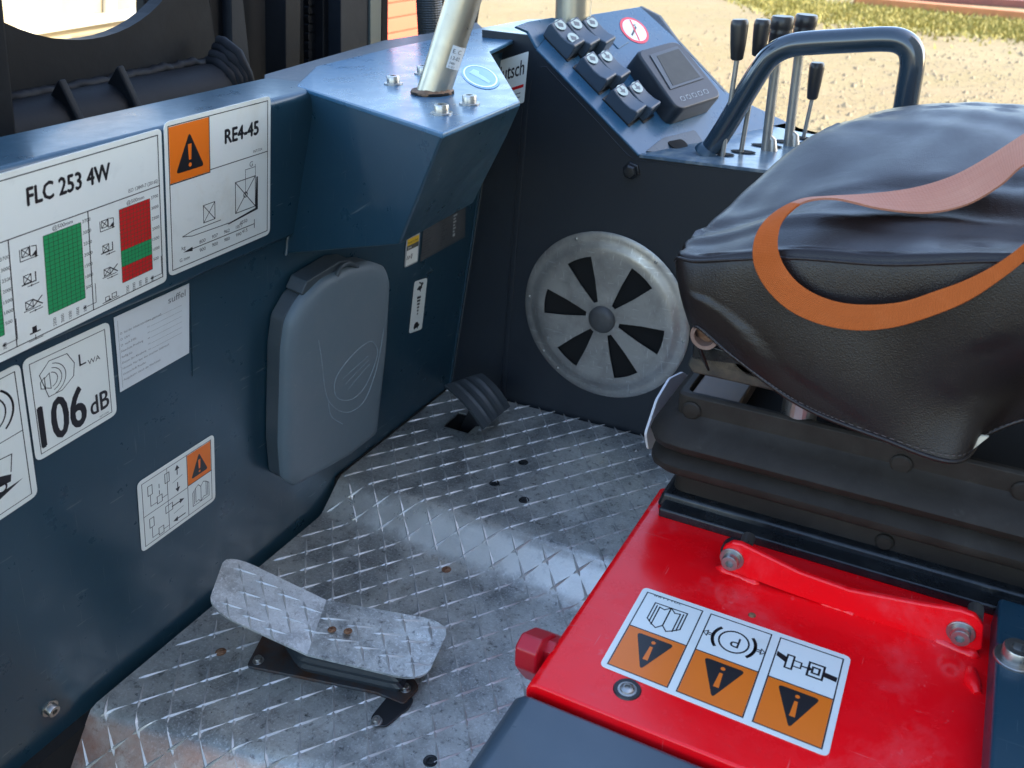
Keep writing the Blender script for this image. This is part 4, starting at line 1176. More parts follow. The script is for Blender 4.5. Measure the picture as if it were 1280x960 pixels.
# ------------------------------------------------ display unit
du = thing('display_unit', 'dark display with grey glass screen and symbol keys on sloped console', 'display', sl(845, 120))
OFFD = .042
fd = [(799, 66), (843, 51), (852, 53), (900, 114), (898, 126), (858, 136), (846, 131)]
top = rounded([sl(*q, OFFD) for q in ((797, 64), (848, 50), (903, 119), (848, 137))], [.016, .026, .020, .020], 6)
cen = sum(top, Vector()) / len(top)
bot = [cen + (p - cen) * 1.05 - SLOPE.n * (OFFD - .002) for p in top]
mid = [cen + (p - cen) * 1.04 - SLOPE.n * .006 for p in top]
mb = MB(); n_ = len(top)
for r_ in (bot, mid, top): mb.v += r_
for i in range(2):
    for j in range(n_): mb.f.append((i * n_ + j, i * n_ + (j + 1) % n_, (i + 1) * n_ + (j + 1) % n_, (i + 1) * n_ + j))
mb.f.append(tuple(2 * n_ + j for j in range(n_)))
mb.build('housing', mat('display_housing', (.022, .027, .034), .36, bump=(600, .08, .0005), var=(30, .5, .8, .3, (.06, .065, .07))), du, bevel=.002, seg=3)
O2 = OFFD + .0006
MB().prism([sl(*q, O2) for q in ((812, 69), (846, 58), (880, 98), (838, 112))], SLOPE.n * .0012).build('screen_bezel', mat('bezel_gloss', (.05, .065, .08), .4), du, bevel=.0004)
MB().prism([sl(*q, O2 + .0012) for q in ((821, 70), (848, 61), (875, 96), (841, 107))], SLOPE.n * .0006).build('screen', M_SCREEN, du)
kb = MB()
for i in range(5):
    a = i / 5; p0 = Vector((850, 121.5)).lerp(Vector((886, 110.5)), a); 
    for (dx, dy, ex, ey) in ((0, 0, 2.8, 4.6), (4.3, -1.4, 7.1, 3.2)):
        A_, B_ = sl(p0.x + dx, p0.y + dy, O2 + .0003), sl(p0.x + ex, p0.y + ey, O2 + .0003)
        d = (B_ - A_).normalized().cross(SLOPE.n) * .0005; kb.add([A_ - d, B_ - d, B_ + d, A_ + d], [(0, 1, 2, 3)])
        C_ = sl(p0.x + (dx if dx == 0 else ex) + (3 if dx == 0 else -3), p0.y + (dy if dx == 0 else ey) + (-1 if dx == 0 else 1), O2 + .0003)
        S_ = A_ if dx == 0 else B_
        d = (C_ - S_).normalized().cross(SLOPE.n) * .0005; kb.add([S_ - d, C_ - d, C_ + d, S_ + d], [(0, 1, 2, 3)])
kb.build('key_symbols', mat('key_print', (.45, .5, .52), .5), du)

# ------------------------------------------------ grab rail
gy = 1.56
PG = PY(gy)
pts = [PG.at(885, 192), PG.at(905, 162), PG.at(931, 118), PG.at(952, 84), PG.at(966, 68), PG.at(985, 58), PG.at(1010, 54), PG.at(1060, 51), PG.at(1105, 49), PG.at(1126, 52), PG.at(1138, 63), PG.at(1140, 82), PG.at(1136, 108), PG.at(1130, 145), PG.at(1122, 195)]
t = thing('grab_rail', 'curved glossy slate grab rail rising from the console over the seat', 'handrail', pts[0])
P_ = cr(pts, 5)
MB().tube(P_, .0185, 28).build('bent_tube', mat('gloss_slate', (.022, .036, .05), .16, 0, .8, bump=(200, .03, .001)), t, smooth=True)
MB().lathe([(.026, -.002), (.025, .004), (.021, .010), (.0185, .012)], pts[0], (P_[3] - P_[0]), 28).build('weld_collar', M_SLATE, t, smooth=True)

# ------------------------------------------------ control levers
def lever(lab, base, k0, k1, rr, kr, ring=False, boot=False):
    b = DECK.at(*base); py = PY(b.y)
    p0, p1 = py.at(*k0), py.at(*k1)
    t = thing('control_lever', lab, 'lever', b, 'black-knobbed control levers on the console')
    MB().tube([b, b.lerp(p0, .5), p0], rr, 12).build('rod', mat('lever_rod', (.42, .40, .36), .4, .75, var=(60, .45, .8, .4, (.22, .2, .17))), t, smooth=True)
    ax = (p1 - p0); L = ax.length
    pr = [(kr * .55, 0), (kr * .72, L * .04), (kr * .88, L * .4), (kr, L * .85), (kr * .96, L * .95), (kr * .8, L), (0, L)]
    if ring: pr = [(kr * .8, 0), (kr * .92, L * .05), (kr * .95, L * .55), (kr * 1.0, L * .62), (kr * .93, L * .66), (kr * 1.0, L * .72), (kr * 1.02, L * .94), (kr * .9, L), (0, L)]
    MB().lathe(pr, p0, ax, 20).build('knob', mat('knob_plastic', (.022, .02, .02), .34), t, smooth=True)
    if boot:
        MB().tube([b + Vector((.012, .0, 0)), b.lerp(p0, .12) + Vector((.010, 0, 0)), b.lerp(p0, .2)], [.009, .007, .002], 8).build('side_web', mat('lever_rod', (.4, .4, .4)), t, smooth=True)
    return t
lever('leftmost lever with slim tapered black knob by the display', (903, 196), (921, 75), (925, 24), .0042, .0145)
lever('slim tapered black knob lever second from the display', (926, 192), (947, 70), (954, 24), .0042, .0140)
lever('thick black gripped lever left of the other thick one', (957, 188), (971, 70), (979, 20), .0085, .0190, True, True)
lever('thick black gripped lever right of the other thick one', (985, 182), (999, 66), (1009, 18), .0085, .0190, True, True)
lever('shortest lever with small black knob nearest the seat', (1004, 174), (1015, 124), (1022, 78), .0038, .0135)

# metal post at the far end of the console
t = thing('far_post', 'short grey steel post foot at the far top of the console', 'post', TOPZ.at(722, 24))
pb = Vector((sl(722, 22).x, sl(722, 22).y - .02, zt - .02))
MB().tube([pb, pb + Vector((.0, .0, .5))], .033, 24).build('tube', M_GALV, t, smooth=True)
MB().lathe([(.037, 0), (.037, .03), (.034, .032)], pb + Vector((0, 0, .01)), (0, 0, 1), 24).build('collar', M_GALV, t, smooth=True)

# narrow sticker in the recess beside the console
rp = SIDE.off(.0015)
s = Sticker('recess_sticker', 'white sticker reading Hutsch with red arrows in recess behind bracket', [(600, 84), (661, 64), (655, 128), (598, 146)], rp, M_PAPER, .03)
W_ = s.W
s.text(K, 'Hutsch', W_ * .34, .42, .42, width=W_ * .60, bold=.004)
s.poly(M_CRED, [(W_ * .40, .60), (W_ * .52, .60), (W_ * .52, .54), (W_ * .62, .645), (W_ * .52, .75), (W_ * .52, .69), (W_ * .40, .69)])
s.rect(M_CRED, W_ * .20, .60, W_ * .34, .69); s.rect(M_CRED, W_ * .68, .62, W_ * .96, .68)
s.line(Gy, [(.08, .78), (W_ * .9, .78)], .02); s.line(Gy, [(.3, .86), (W_ * .9, .86)], .02)
s.done()

# blue oval sticker on the bracket top
t = thing('oval_sticker', 'blue oval sticker with white outline beside the leaning post', 'sticker', ZP.at(600, 96))
cO = ZP.at(600, 95, .0018); ex = (ZP.at(621, 106) - ZP.at(578, 84)) / 2; ey = (ZP.at(610, 84) - ZP.at(590, 106)) / 2
def ell(k, o): return [cO + ex * cos(a) * k + ey * sin(a) * k * .95 + Vector((0, 0, o)) for a in [2 * pi * i / 40 for i in range(40)]]
MB().prism(ell(1, 0), (0, 0, .0005)).build('backing_sheet', M_BLUEP, t)
v = ell(.9, .0008) + ell(.82, .0008)
part('white_outline', v, [(i, (i + 1) % 40, 40 + (i + 1) % 40, 40 + i) for i in range(40)], M_PAPER, t)
mb = MB(); mb.poly([cO + ex * a + ey * b + Vector((0, 0, .0008)) for a, b in ((-.55, -.2), (-.5, .25), (-.2, .3), (-.1, .1), (.3, .05), (.62, -.05), (.6, -.25))]); mb.build('shoe_symbol', mat('pale_blue_print', (.35, .55, .75), .4), t)

# ================================================================== VENT DISC
vc = SIDE.at(756, 396)
Rv = .1725
t = thing('vent_disc', 'round dull steel vent disc with six wedge slots on side wall', 'vent', vc)
def vp(r, a, d): return vc + Vector((cos(a) * r, -d, sin(a) * r))
hubpx = SIDE.at(755, 400)
angs = []
for q in ((737, 348), (793, 358), (805, 416), (777, 447), (722, 432), (709, 381)):
    d = SIDE.at(*q) - vc; angs.append(math.atan2(d.z, d.x))
angs.sort()
def depth(r):
    k = r / Rv
    if k > .985: return .004
    if k > .90: return .006
    if k > .82: return .006 + .006 * (.90 - k) / .08
    return .012
radii = [.035, .05, .08, .10, .118, .126, Rv * .80, Rv * .84, Rv * .88, Rv * .93, Rv * .98, Rv]
mb = MB(); NS = 14
def hw(r): return (.019 + (r - .035) * .0) / max(r, .01)
for ri, r in enumerate(radii):
    for s_ in range(6):
        a0 = angs[s_]; a1 = angs[(s_ + 1) % 6] + (2 * pi if s_ == 5 else 0)
        hwid = radians(12.3) if r > .06 else radians(10)
        if r <= .04: hwid = radians(7)
        st_ = a0 + hwid; en = a1 - hwid
        for k in range(NS): mb.v.append(vp(r, st_ + (en - st_) * k / (NS - 1), depth(r)))
        for k in range(1, 5): mb.v.append(vp(r, a1 - hwid + 2 * hwid * k / 5, depth(r)))
per = 6 * (NS + 4)
for ri in range(len(radii) - 1):
    for k in range(per):
        inhole = (k % (NS + 4)) >= NS - 1
        if inhole and 0 <= ri < 5: continue
        j = (k + 1) % per
        mb.f.append((ri * per + k, ri * per + j, (ri + 1) * per + j, (ri + 1) * per + k))
mb.v.append(vp(0, 0, .0125)); cI = len(mb.v) - 1
for k in range(per): mb.f.append((k, (k + 1) % per, cI))
mb.build('slotted_disc', M_DISC, t, smooth=True, solid=.0015)
MB().lathe([(Rv * .97, 0), (Rv * .97, .003)], vc, (0, -1, 0), 64).build('dark_backing', M_VOID, t)
MB().lathe([(.027, .0), (.027, .006), (.024, .010), (.014, .0125), (0, .013)], vp(0, 0, .012), (0, -1, 0), 28).build('hub_cap', mat('hub_plastic', (.06, .06, .06), .5, var=(40, .5, .8, .4, (.12, .12, .12))), t, smooth=True)
for q in ((722, 297), (663, 369), (690, 432), (699, 458), (790, 492), (823, 325), (857, 426)):
    d = SIDE.at(*q) - vc; a = math.atan2(d.z, d.x)
    put('rivet', ME_SCREW, vp(Rv * .945, a, .0062), (0, -1, 0), .0026, t)

# ================================================================== RED HOOD AND NEIGHBOURS
t = thing('red_hood', 'glossy red painted hood panel in front of the seat base', 'hood', (-.1, .78, .1))
HR = PZ(ZRED)
xl = -.300
yn, yf = .592, .99
xr = .135
mb = MB()
prof = [(xl + .010, .02), (xl, ZRED - .05), (xl, ZRED - .012), (xl + .0035, ZRED - .0035), (xl + .012, ZRED), (xr, ZRED), (xr, ZRED - .02)]
MB().prism([Vector((x, yn, z)) for x, z in prof], (0, yf - yn, 0)).build('hood_panel', M_RED, t, bevel=.003, seg=3)
put('hood_screw', ME_SCREW, HR.at(784, 862, .0008), (0, 0, 1), .0075, t)
MB().lathe([(.0145, 0), (.0135, .0016)], HR.at(784, 862), (0, 0, 1), 24).build('rubber_washer', M_BLACKS, t)
put('small_screw', ME_RUSTY, HR.at(940, 769), (0, 0, 1), .0032, t)
# red bracket strip
yb = HR.at(1060, 767).y
PB = PY(yb)
o = [(903, 711), (900, 694), (905, 683), (915, 678), (926, 680), (1000, 716), (1062, 738), (1150, 755), (1200, 763), (1219, 770), (1229, 784), (1228, 812), (1215, 818), (1060, 768), (980, 740)]
MB().prism([PB.at(*q) for q in o], (0, .008, 0)).build('bracket_strip', M_RED, t, bevel=.0025, seg=3)
for (u0_, v0_, u1_, v1_) in ((895, 708, 950, 730), (1025, 751, 1072, 768), (1165, 797, 1225, 822)):
    a, b = HR.at(u0_, v0_), HR.at(u1_, v1_)
    pts = [a.lerp(b, i / 10) + Vector((0, random.gauss(0, .0004) , -.001)) for i in range(11)]
    MB().tube(pts, [.002] + [.006 + random.gauss(0, .0005) for _ in range(9)] + [.002], 10).build('weld_bead', M_RED, t, smooth=True)
for q in ((915, 698), (1201, 790)):
    p = PB.at(*q); put('cap_bolt', ME_BOLT, p, (0, -1, 0), .0098, t)
    MB().lathe([(.0165, -.020), (.0165, -.009)], p, (0, -1, 0), 24).build('black_washer', M_BLACKS, t)
    MB().lathe([(.008, .0), (.008, .02)], p + Vector((.010, .012, .012)), (0, 1, 0), 16).build('bolt_end', M_STEEL, t)
# filler at right under the dark plate
MB().tube([HR.at(1213, 838) + Vector((.004 * random.random(), 0, 0)), HR.at(1215, 855), HR.at(1222, 868)], [.006, .009, .004], 10).build('weld_bead', M_RED, t, smooth=True)
# red knob
t = thing('latch_knob', 'red plastic latch knob sticking out from the hood side', 'knob', Vector((xl, .645, .27)))
pk = PX(xl - .030)
a = [pk.at(*q) for q in ((642, 832), (643, 808), (652, 790), (668, 783), (684, 788), (680, 800), (664, 838), (655, 848))]
MB().prism(rounded(a, .004, 3), (.026, 0, 0)).build('grip', M_REDP, t, bevel=.004, seg=3)
cK = sum(a, Vector()) / len(a)
MB().prism([cK + (p - cK) * .72 + Vector((.024, .008, 0)) for p in a], (.012, 0, 0)).build('stem', M_REDP, t, bevel=.002)
# slate box in front of the red hood
t = thing('slate_cover', 'blue grey painted step cover in front of the red hood', 'cover', (-.1, .45, .1))
zs = .292
prof = [(-.318, -.1), (-.312, zs - .03), (-.306, zs - .010), (-.296, zs - .001), (-.288, zs), (.4, zs), (.4, -.1)]
MB().prism([Vector((x, .05, z)) for x, z in prof], (0, .536, 0)).build('cover_panel', mat('slate_cover_paint', (.042, .066, .088), .33, 0, .35, bump=(300, .06, .001), var=(8, .45, .75, .4, (.075, .10, .12)), rvar=.06), t, bevel=.006, seg=4)
# slate plate with bolt at the right
t = thing('slate_plate', 'slate grey plate with a big bolt right of the red hood', 'plate', (.2, .9, .25))
PP = PZ(.335)
a = [PP.at(1249, 746), PP.at(1236, 970), PP.at(1236, 970) + Vector((.3, 0, 0)), PP.at(1249, 746) + Vector((.3, 0, 0))]
MB().prism(a, (0, 0, -.06)).build('steel_plate', M_SLATE, t, bevel=.004, seg=3)
put('cap_bolt', ME_BOLT, PP.at(1268, 824), (0, 0, 1), .0135, t, None)

# three panel sticker (upside down as seen from here)
s = Sticker('warning_sticker', 'three-panel white and orange warning sticker upside down on the red hood', [(805, 734), (1064, 822), (1035, 947), (749, 832)], HR.off(.0005), M_PAPER, .05)
W_ = s.W
cw = W_ / 3
for i in range(3):
    x0, x1 = cw * i + .035, cw * (i + 1) - .035
    if i == 0: x0 = .05
    if i == 2: x1 = W_ - .05
    s.frame(K, x0, .05, x1, .955, .010)
    s.rect(M_ORANGE, x0 + .006, .49, x1 - .006, .95); s.lay += 1
    s.line(K, [(x0, .485), (x1, .485)], .010); s.lay -= 1
    s.warn(x0 + .03, .46, x1 - .03, .96, up=False)
    xm = (x0 + x1) / 2
    if i == 0:
        book(s, x0 + .10, .14, x1 - .10, .42, .011, fy=True)
        s.text(K, '2011188', x0 + .30, .045, .035, flip=True, width=.24)
    elif i == 1:
        s.ring(K, xm, .27, .115, .014); s.ring(K, xm, .27, .165, .026, -38, 38, 12); s.ring(K, xm, .27, .165, .026, 142, 218, 12)
        s.text(K, 'P', xm + .045, .215, .16, flip=True)
        for sg in (-1, 1):
            s.line(K, [(xm + sg * .17, .26), (xm + sg * .21, .26)], .010); s.line(K, [(xm + sg * .17, .28), (xm + sg * .21, .28)], .010)
            s.line(K, [(xm + sg * .21, .24), (xm + sg * .245, .27), (xm + sg * .21, .30), (xm + sg * .21, .24)], .008)
    else:
        s.poly(K, [(x0 + .01, .20), (x0 + .09, .23), (x0 + .09, .29), (x0 + .01, .25)])
        s.frame(K, x0 + .09, .20, x0 + .14, .34, .014); s.frame(K, x0 + .14, .24, x0 + .20, .30, .012)
        s.line(K, [(xm - .03, .27), (xm + .03, .27)], .014); s.poly(K, [(xm + .05, .27), (xm + .02, .245), (xm + .02, .295)])
        s.frame(K, x1 - .22, .20, x1 - .11, .34, .016); s.frame(K, x1 - .19, .24, x1 - .14, .30, .016)
        s.poly(K, [(x1 - .11, .25), (x1 - .01, .26), (x1 - .01, .31), (x1 - .11, .30)])
s.done()

# ================================================================== SEAT BASE (suspension)
t = thing('seat_suspension', 'dusty black rubber-bellows seat suspension on the red hood', 'seat base', (-.1, 1.1, ZRED))
XL, XR, YN, YF = -.277, .34, .956, 1.33
def rrect(ins, z, r=.02):
    return rounded([Vector((XL + ins, YN + ins, z)), Vector((XR - ins, YN + ins, z)), Vector((XR - ins, YF - ins, z)), Vector((XL + ins, YF - ins, z))], r, 4)
def lofted(mb, rings):
    n = len(rings[0]); b = len(mb.v)
    for r in rings: mb.v += r
    for i in range(len(rings) - 1):
        for j in range(n): mb.f.append((b + i * n + j, b + i * n + (j + 1) % n, b + (i + 1) * n + (j + 1) % n, b + (i + 1) * n + j))
mb = MB()
lofted(mb, [rrect(i, z, .02 + max(0, -i)) for z, i in ((.312, .002), (.350, .004), (.355, -.004), (.360, -.020), (.368, -.029), (.377, -.029), (.385, -.019), (.389, -.013), (.393, -.018), (.400, -.029), (.410, -.033), (.420, -.027), (.430, -.012), (.437, -.003), (.441, 0))])
mb.build('bellows', M_BELLOW, t, smooth=True)
# black rail below
mb = MB()
MB().prism([Vector((XL - .010, YN - .014, .300)), Vector((XL - .010, YF, .300)), Vector((XL - .004, YF, .322)), Vector((XL - .004, YN - .010, .322))], (.62, 0, 0)).build('base_rail', M_BLACKG, t, bevel=.005, seg=3)
MB().box(((XL + XR) / 2, YN - .020, .306), (XR - XL, .028, .014)).build('base_flange', M_BLACKG, t, bevel=.003)
# top frame with open centre
fr = MB()
lofted(fr, [rrect(0.0, .438, .014), rrect(-.001, .465, .014), rrect(.003, .468, .012), rrect(.010, .467, .010), rrect(.011, .440, .01)])
fr.build('top_frame', M_BELLOW, t, bevel=.001)
MB().prism(rrect(.012, .430, .01), (0, 0, -.004)).build('inner_tray', M_VOID, t)
MB().box((XL + .044, YN + .10, .452), (.062, .17, .022)).build('brown_block', mat('brownish_steel', (.075, .055, .045), .4, .4, var=(20, .4, .7, .7, (.13, .075, .04))), t, bevel=.003)
for q in ((865, 512), (1127, 579), (1279, 613)):
    p = PY(YN).at(*q)
    MB().lathe([(.0118, 0), (.0118, .002), (.0095, .0035), (0, .0042)], p + Vector((0, -.0015, 0)), (0, -1, 0), 24).build('plastic_plug', M_BELLOW, t, smooth=False)
p = PY(YN + .004).at(1106, 676)
MB().lathe([(.011, 0), (.0105, .004), (.008, .0065), (0, .007)], p, (0, -1, 0), 24).build('plastic_plug', M_BELLOW, t)
MB().box(p + Vector((-.004, -.001, -.018)), (.009, .004, .022)).build('slit', M_VOID, t)
# upright silver cylinder
c = Vector(PY(.978).at(997, 526))
MB().lathe([(.0215, -.003), (.0215, .001), (.0207, .002), (.0205, .045), (0, .046)], c, (0, 0, 1), 28).build('silver_cylinder', M_STEEL, t, smooth=False)
MB().prism(rounded([c + Vector((a * .036, b * .016, -.003)) for a, b in ((-1, -1), (1, -1), (1, 1), (-1, 1))], .008, 3), (0, 0, -.006)).build('mount_plate', M_BLACKG, t)
# seat pan rails
pb = PY(.962)
MB().prism([pb.at(*q) for q in ((858, 456), (864, 444), (930, 452), (1010, 480), (1120, 520), (1110, 530), (1060, 512), (966, 490), (865, 467))], (0, .012, 0)).build('seat_rail', mat('dirty_rail', (.05, .045, .038), .5, .3, var=(26, .42, .7, .8, (.15, .12, .08))), t, bevel=.004)
pts = [PY(.955).at(880, 420), PY(1.2).at(905, 330)]
c = PY(.915).at(880, 421)
axt = Vector((.05, .98, .05)).normalized()
mb = MB(); mb.lathe([(.0165, 0), (.0168, .004), (.0155, .012), (.0155, .25), (.012, .25), (.012, .0)], c, axt, 24)
mb.f = mb.f[:-2]; n_ = 24
for k in range(n_): mb.f.append((k, (k + 1) % n_, 5 * n_ + (k + 1) % n_, 5 * n_ + k))
mb.build('open_tube', mat('tube_plastic_tan', (.26, .17, .13), .5, var=(50, .4, .7, .6, (.14, .07, .045))), t, smooth=True)
MB().lathe([(.012, .012), (.012, .013)], c, axt, 20).build('tube_dirt', M_RUST, t)
MB().prism([pb.at(*q) for q in ((866, 425), (905, 437), (960, 462), (1040, 500), (1000, 500), (930, 470), (864, 452))], (0, .06, 0)).build('seat_pan', M_BLACKG, t, bevel=.003)
# white card behind the bellows
t = thing('white_card', 'narrow white plastic piece standing behind the front corner of the bellows', 'plastic piece', PX(-.325).at(815, 560))
pw = PX(-.335)
MB().prism(rounded([pw.at(*q) for q in ((854, 465), (838, 473), (822, 500), (808, 543), (811, 562), (850, 552), (862, 470))], .006, 3), (-.004, 0, 0)).build('card', mat('white_plastic', (.7, .68, .68), .5), t, bevel=.001)

# ================================================================== SEAT COVER
Gd = [
 # silhouette ...................................................................................... right
 [(1052, 176, 1.34), (1064, 166, 1.36), (1110, 146, 1.38), (1190, 140, 1.38), (1280, 143, 1.38), (1350, 148, 1.38), (1440, 156, 1.38)],
 [(1040, 163, 1.27), (1062, 151, 1.29), (1122, 139, 1.31), (1198, 134, 1.31), (1284, 138, 1.31), (1352, 143, 1.31), (1440, 152, 1.31)],
 [(972, 207, 1.20), (1010, 182, 1.19), (1105, 172, 1.20), (1200, 168, 1.20), (1300, 176, 1.20), (1370, 182, 1.20), (1460, 192, 1.20)],
 [(905, 264, 1.07), (952, 256, 1.05), (1060, 226, 1.07), (1180, 226, 1.07), (1300, 236, 1.07), (1380, 244, 1.07), (1470, 252, 1.07)],
 [(866, 300, .985), (905, 296, .965), (1010, 272, .975), (1130, 282, .975), (1260, 298, .975), (1370, 304, .975), (1470, 310, .975)],
 [(852, 315, .945), (882, 315, .925), (985, 306, .920), (1110, 312, .920), (1240, 316, .920), (1360, 322, .920), (1470, 328, .920)],
 [(845, 327, .930), (874, 326, .910), (985, 322, .902), (1110, 330, .902), (1240, 326, .902), (1360, 330, .902), (1470, 336, .902)],
 [(850, 365, .915), (882, 368, .900), (985, 400, .893), (1110, 425, .893), (1235, 430, .895), (1350, 430, .90), (1470, 430, .90)],
 [(860, 392, .912), (893, 410, .900), (990, 458, .888), (1108, 500, .888), (1215, 505, .900), (1310, 480, .935), (1470, 480, .94)],
 [(869, 408, .912), (915, 444, .902), (1000, 506, .888), (1100, 547, .886), (1194, 577, .886), (1238, 540, .930), (1330, 520, .94)],
]
ctrl = [[PY(y).at(a, b) for a, b, y in row] for row in Gd]
# wrap-around column on the front side
for row in ctrl: row.append(row[-1] + Vector((.13, .01, .004)))
for row in ctrl: row.insert(0, row[0] + Vector((.012, .035, -.07)))
tail = [p + Vector((0, .03, -.12)) for p in ctrl[0]]
ctrl.insert(0, tail)
NSUB = 10
rows = [cr(r, NSUB) for r in ctrl]
cols = [cr([rows[i][j] for i in range(len(rows))], NSUB) for j in range(len(rows[0]))]
nj, ni = len(cols), len(cols[0])
mb = MB()
def wr(p, i, j):
    """wrinkles and sag of the vinyl"""
    u, v = j / (nj - 1), i / (ni - 1)
    top_ = 1 if v < .58 else 0
    w = .0008 * sin(p.x * 38 + p.y * 55 + sin(p.y * 30) * 1.3) + .0005 * sin(p.x * 95 - p.y * 40 + 2 * sin(p.x * 22))
    w += .0045 * max(0, 1 - abs(p.y - (.985 + .10 * (p.x + .05))) / .018) * top_      # long crease near the front edge of the top
    w -= .0045 * max(0, 1 - abs(p.y - (1.04 + .28 * (p.x + .12))) / .02) * top_
    # drooping pleats on the skirt
    if v > .62: w += .0009 * sin(p.x * 34 + p.z * 30) * min(1, (v - .62) * 5)
    return w
for j in range(nj):
    for i in range(ni):
        p = cols[j][i]
        a = cols[min(j + 1, nj - 1)][i] - cols[max(j - 1, 0)][i]; b = cols[j][min(i + 1, ni - 1)] - cols[j][max(i - 1, 0)]
        n = a.cross(b)
        n = n.normalized() if n.length > 1e-9 else Vector((0, 0, 1))
        if n.z < 0 and n.y > 0: n = -n
        mb.v.append(p + n * wr(p, i, j))
for j in range(nj - 1):
    for i in range(ni - 1): mb.f.append((j * ni + i, j * ni + i + 1, (j + 1) * ni + i + 1, (j + 1) * ni + i))
t = thing('seat_cover', 'dark grained vinyl seat cover draped over the cushion with stitched hem', 'seat', (-.05, 1.1, .5))
mb.build('cover_skin', M_LEATHER, t, smooth=True, solid=.0025)
def crv(rowi, off, m0=1, m1=None):
    r = [cols[j][rowi] for j in range(nj)][m0 * NSUB:m1]
    return [p + off for p in r]
iseam = 7 * NSUB
MB().tube(crv(iseam, Vector((0, -.0015, 0))), .0020, 8).build('seam_piping', M_LEATHER, t, smooth=True)
ihem = ni - 1
hem = [cols[j][ihem] for j in range(NSUB, nj)]
MB().tube(hem, .0026, 8).build('hem', M_LEATHER, t, smooth=True)
# stitches just above the hem
sb = MB(); acc = 0; pr_ = None
for j in range(NSUB, nj - 1):
    a, b = cols[j][ni - 3] + Vector((0, -.0042, 0)), cols[j + 1][ni - 3] + Vector((0, -.0042, 0))
    L = (b - a).length; k = max(1, int(L / .0045))
    for q in range(k):
        p0, p1 = a.lerp(b, (q + .15) / k), a.lerp(b, (q + .75) / k); d = Vector((0, 0, .0004))
        sb.add([p0 - d, p1 - d, p1 + d, p0 + d], [(0, 1, 2, 3)])
sb.build('stitching', mat('stitch_thread', (.10, .085, .085), .6), t)
# cream lining corner peeping out under the hem
pl_ = PY(.905)
MB().prism([pl_.at(*q) for q in ((1192, 574), (1200, 566), (1226, 545), (1236, 546), (1216, 562), (1200, 575))], (0, .003, 0)).build('lining_corner', M_CLOTH, t)
# cushion under the cover
cu = MB(); cu.box((.08, 1.13, .585), (.60, .36, .10)); cu.build('cushion', M_BELLOW, t, bevel=.03, seg=3)

# ================================================================== SEAT BELT STRAP
t = thing('seat_strap', 'faded orange webbing strap looping across the dark seat cover', 'strap', PY(1.0).at(1100, 330))
def zt_at(px_, py_):
    return None
SP = [  # upper/outer edge (px), lower/inner edge (px), y of each
 ((1470, 78, 1.20), (1500, 128, 1.12)), ((1330, 135, 1.14), (1345, 185, 1.06)), ((1280, 168, 1.11), (1283, 205, 1.04)), ((1235, 197, 1.085), (1250, 232, 1.02)), ((1190, 221, 1.06), (1208, 256, .995)), ((1140, 236, 1.035), (1158, 266, .985)),
 ((1085, 243, 1.01), (1100, 261, .972)), ((1035, 246, .985), (1045, 249, .962)), ((1000, 250, .955), (1008, 252, .945)), ((968, 266, .925), (987, 266, .925)), ((948, 287, .897), (975, 284, .908)),
 ((941, 312, .880), (972, 310, .893)), ((945, 338, .873), (981, 334, .886)), ((962, 366, .868), (999, 355, .880)), ((990, 390, .864), (1024, 370, .876)), ((1028, 406, .862), (1055, 379, .873)),
 ((1072, 413, .860), (1090, 381, .871)), ((1118, 409, .860), (1130, 377, .871)), ((1165, 395, .862), (1170, 364, .873)), ((1210, 376, .868), (1208, 350, .878)), ((1250, 350, .878), (1246, 330, .885)), ((1285, 322, .890), (1282, 303, .893)), ((1330, 280, .905), (1325, 265, .905)), ((1460, 205, .96), (1452, 188, .965))]
O = cr([PY(y).at(a, b) for (a, b, y), _ in SP], 6); I = cr([PY(y).at(a, b) for _, (a, b, y) in SP], 6)
n = len(O); mb = MB(); T = .0011; uvk = []
nrm = []
for k in range(n):
    tg = (O[min(k + 1, n - 1)] - O[max(k - 1, 0)]) + (I[min(k + 1, n - 1)] - I[max(k - 1, 0)])
    nn_ = tg.cross(I[k] - O[k]); nn_ = nn_.normalized() if nn_.length > 1e-9 else (nrm[-1] if nrm else Vector((0, 0, 1)))
    if nrm and nn_.dot(nrm[-1]) < 0: nn_ = -nn_
    nrm.append(nn_)
nw = 8
for k in range(n):
    for sgn in (1, -1):
        for w in range(nw + 1):
            f_ = w / nw
            # thin ribs of the weave along the band
            mb.v.append(O[k].lerp(I[k], f_) + nrm[k] * sgn * (T + (.0003 if w % 2 else 0) * (1 if 0 < w < nw else 0)))
per = 2 * (nw + 1)
split = int(n * 8.2 / (len(SP) - 1))
fa, fb_ = [], []
for k in range(n - 1):
    L_ = fa
    for w in range(nw):
        L_.append((k * per + w, k * per + w + 1, (k + 1) * per + w + 1, (k + 1) * per + w))
        L_.append((k * per + nw + 1 + w, (k + 1) * per + nw + 1 + w, (k + 1) * per + nw + 2 + w, k * per + nw + 2 + w))
    for w in (0, nw):
        L_.append((k * per + w, (k + 1) * per + w, (k + 1) * per + w + nw + 1, k * per + w + nw + 1))
mb.f = fa
wo_ = mb.build('webbing', [M_STRAP, M_STRAPIN], t, smooth=True)
for p in wo_.data.polygons:
    k = min(p.vertices) // per
    side = (min(p.vertices) % per) >= nw + 1
    p.material_index = 1 if k > split else 0

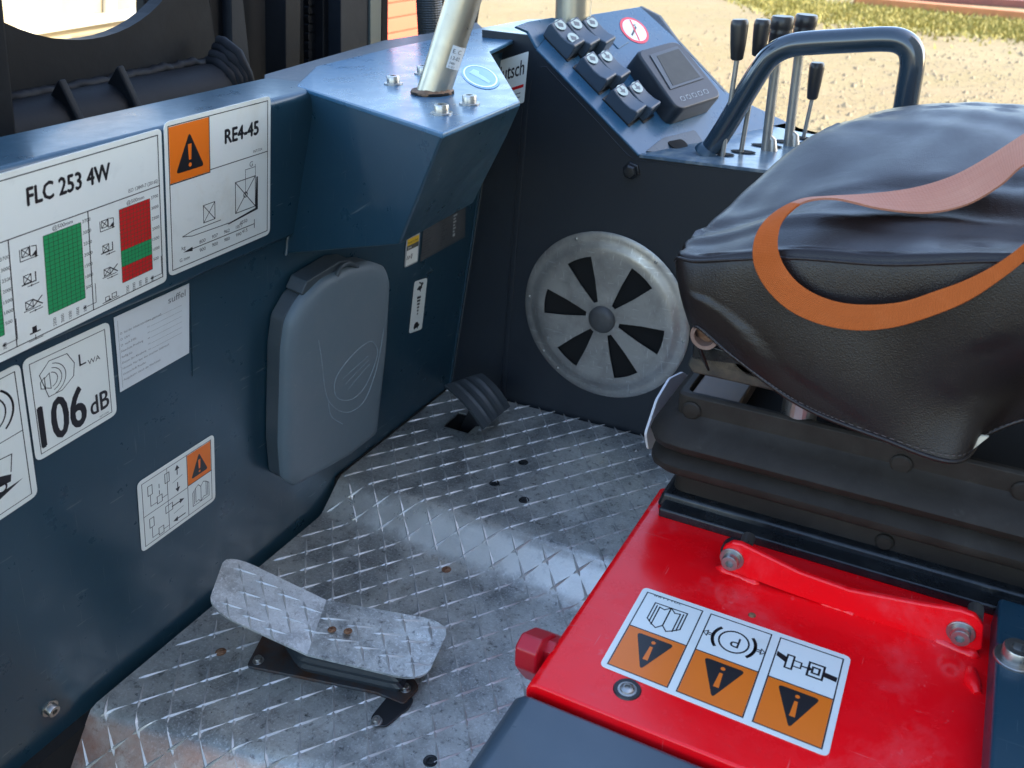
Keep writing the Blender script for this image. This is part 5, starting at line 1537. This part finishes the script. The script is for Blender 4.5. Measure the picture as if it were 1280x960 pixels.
uvl = wo_.data.uv_layers.new(name='band')
for p in wo_.data.polygons:
    for li in p.loop_indices:
        vi = wo_.data.loops[li].vertex_index
        uvl.data[li].uv = (vi // per * .005, ((vi % per) % (nw + 1)) / nw)
for m_, amt, col2, ctr in ((M_STRAP, .55, (.36, .11, .06), .5), (M_STRAPIN, .5, (.36, .075, .01), .5)):
    N = m_.node_tree.nodes; L = m_.node_tree.links; b = N['Principled BSDF']
    uv = N.new('ShaderNodeUVMap'); uv.uv_map = 'band'
    mp = N.new('ShaderNodeMapping'); mp.inputs['Scale'].default_value = (14, 26, 1); L.new(uv.outputs[0], mp.inputs[0])
    nz = N.new('ShaderNodeTexNoise'); nz.inputs['Scale'].default_value = 1; nz.inputs['Detail'].default_value = 5; L.new(mp.outputs[0], nz.inputs['Vector'])
    r = N.new('ShaderNodeMapRange'); r.inputs['From Min'].default_value = .42; r.inputs['From Max'].default_value = .68; r.inputs['To Max'].default_value = amt; L.new(nz.outputs[0], r.inputs[0])
    x = N.new('ShaderNodeMix'); x.data_type = 'RGBA'; L.new(r.outputs[0], x.inputs['Factor'])
    src = b.inputs['Base Color'].links[0].from_socket; L.new(src, x.inputs['A']); x.inputs['B'].default_value = (*col2, 1); L.new(x.outputs['Result'], b.inputs['Base Color'])
    wv = N.new('ShaderNodeTexWave'); wv.inputs['Scale'].default_value = 1; wv.inputs['Distortion'].default_value = .6
    mp2 = N.new('ShaderNodeMapping'); mp2.inputs['Scale'].default_value = (130, 0, 0); L.new(uv.outputs[0], mp2.inputs[0]); L.new(mp2.outputs[0], wv.inputs[0])
    mp3 = N.new('ShaderNodeMapping'); mp3.inputs['Rotation'].default_value = (0, 0, pi / 2); mp3.inputs['Scale'].default_value = (0, 5.5, 0); L.new(uv.outputs[0], mp3.inputs[0])
    w2 = N.new('ShaderNodeTexWave'); w2.inputs['Scale'].default_value = 1; L.new(mp3.outputs[0], w2.inputs[0])
    ad = N.new('ShaderNodeMath'); ad.operation = 'ADD'; L.new(wv.outputs['Fac'], ad.inputs[0]); L.new(w2.outputs['Fac'], ad.inputs[1])
    bp_ = N.new('ShaderNodeBump'); bp_.inputs['Strength'].default_value = .35; bp_.inputs['Distance'].default_value = .0006; L.new(ad.outputs[0], bp_.inputs['Height']); L.new(bp_.outputs[0], b.inputs['Normal'])
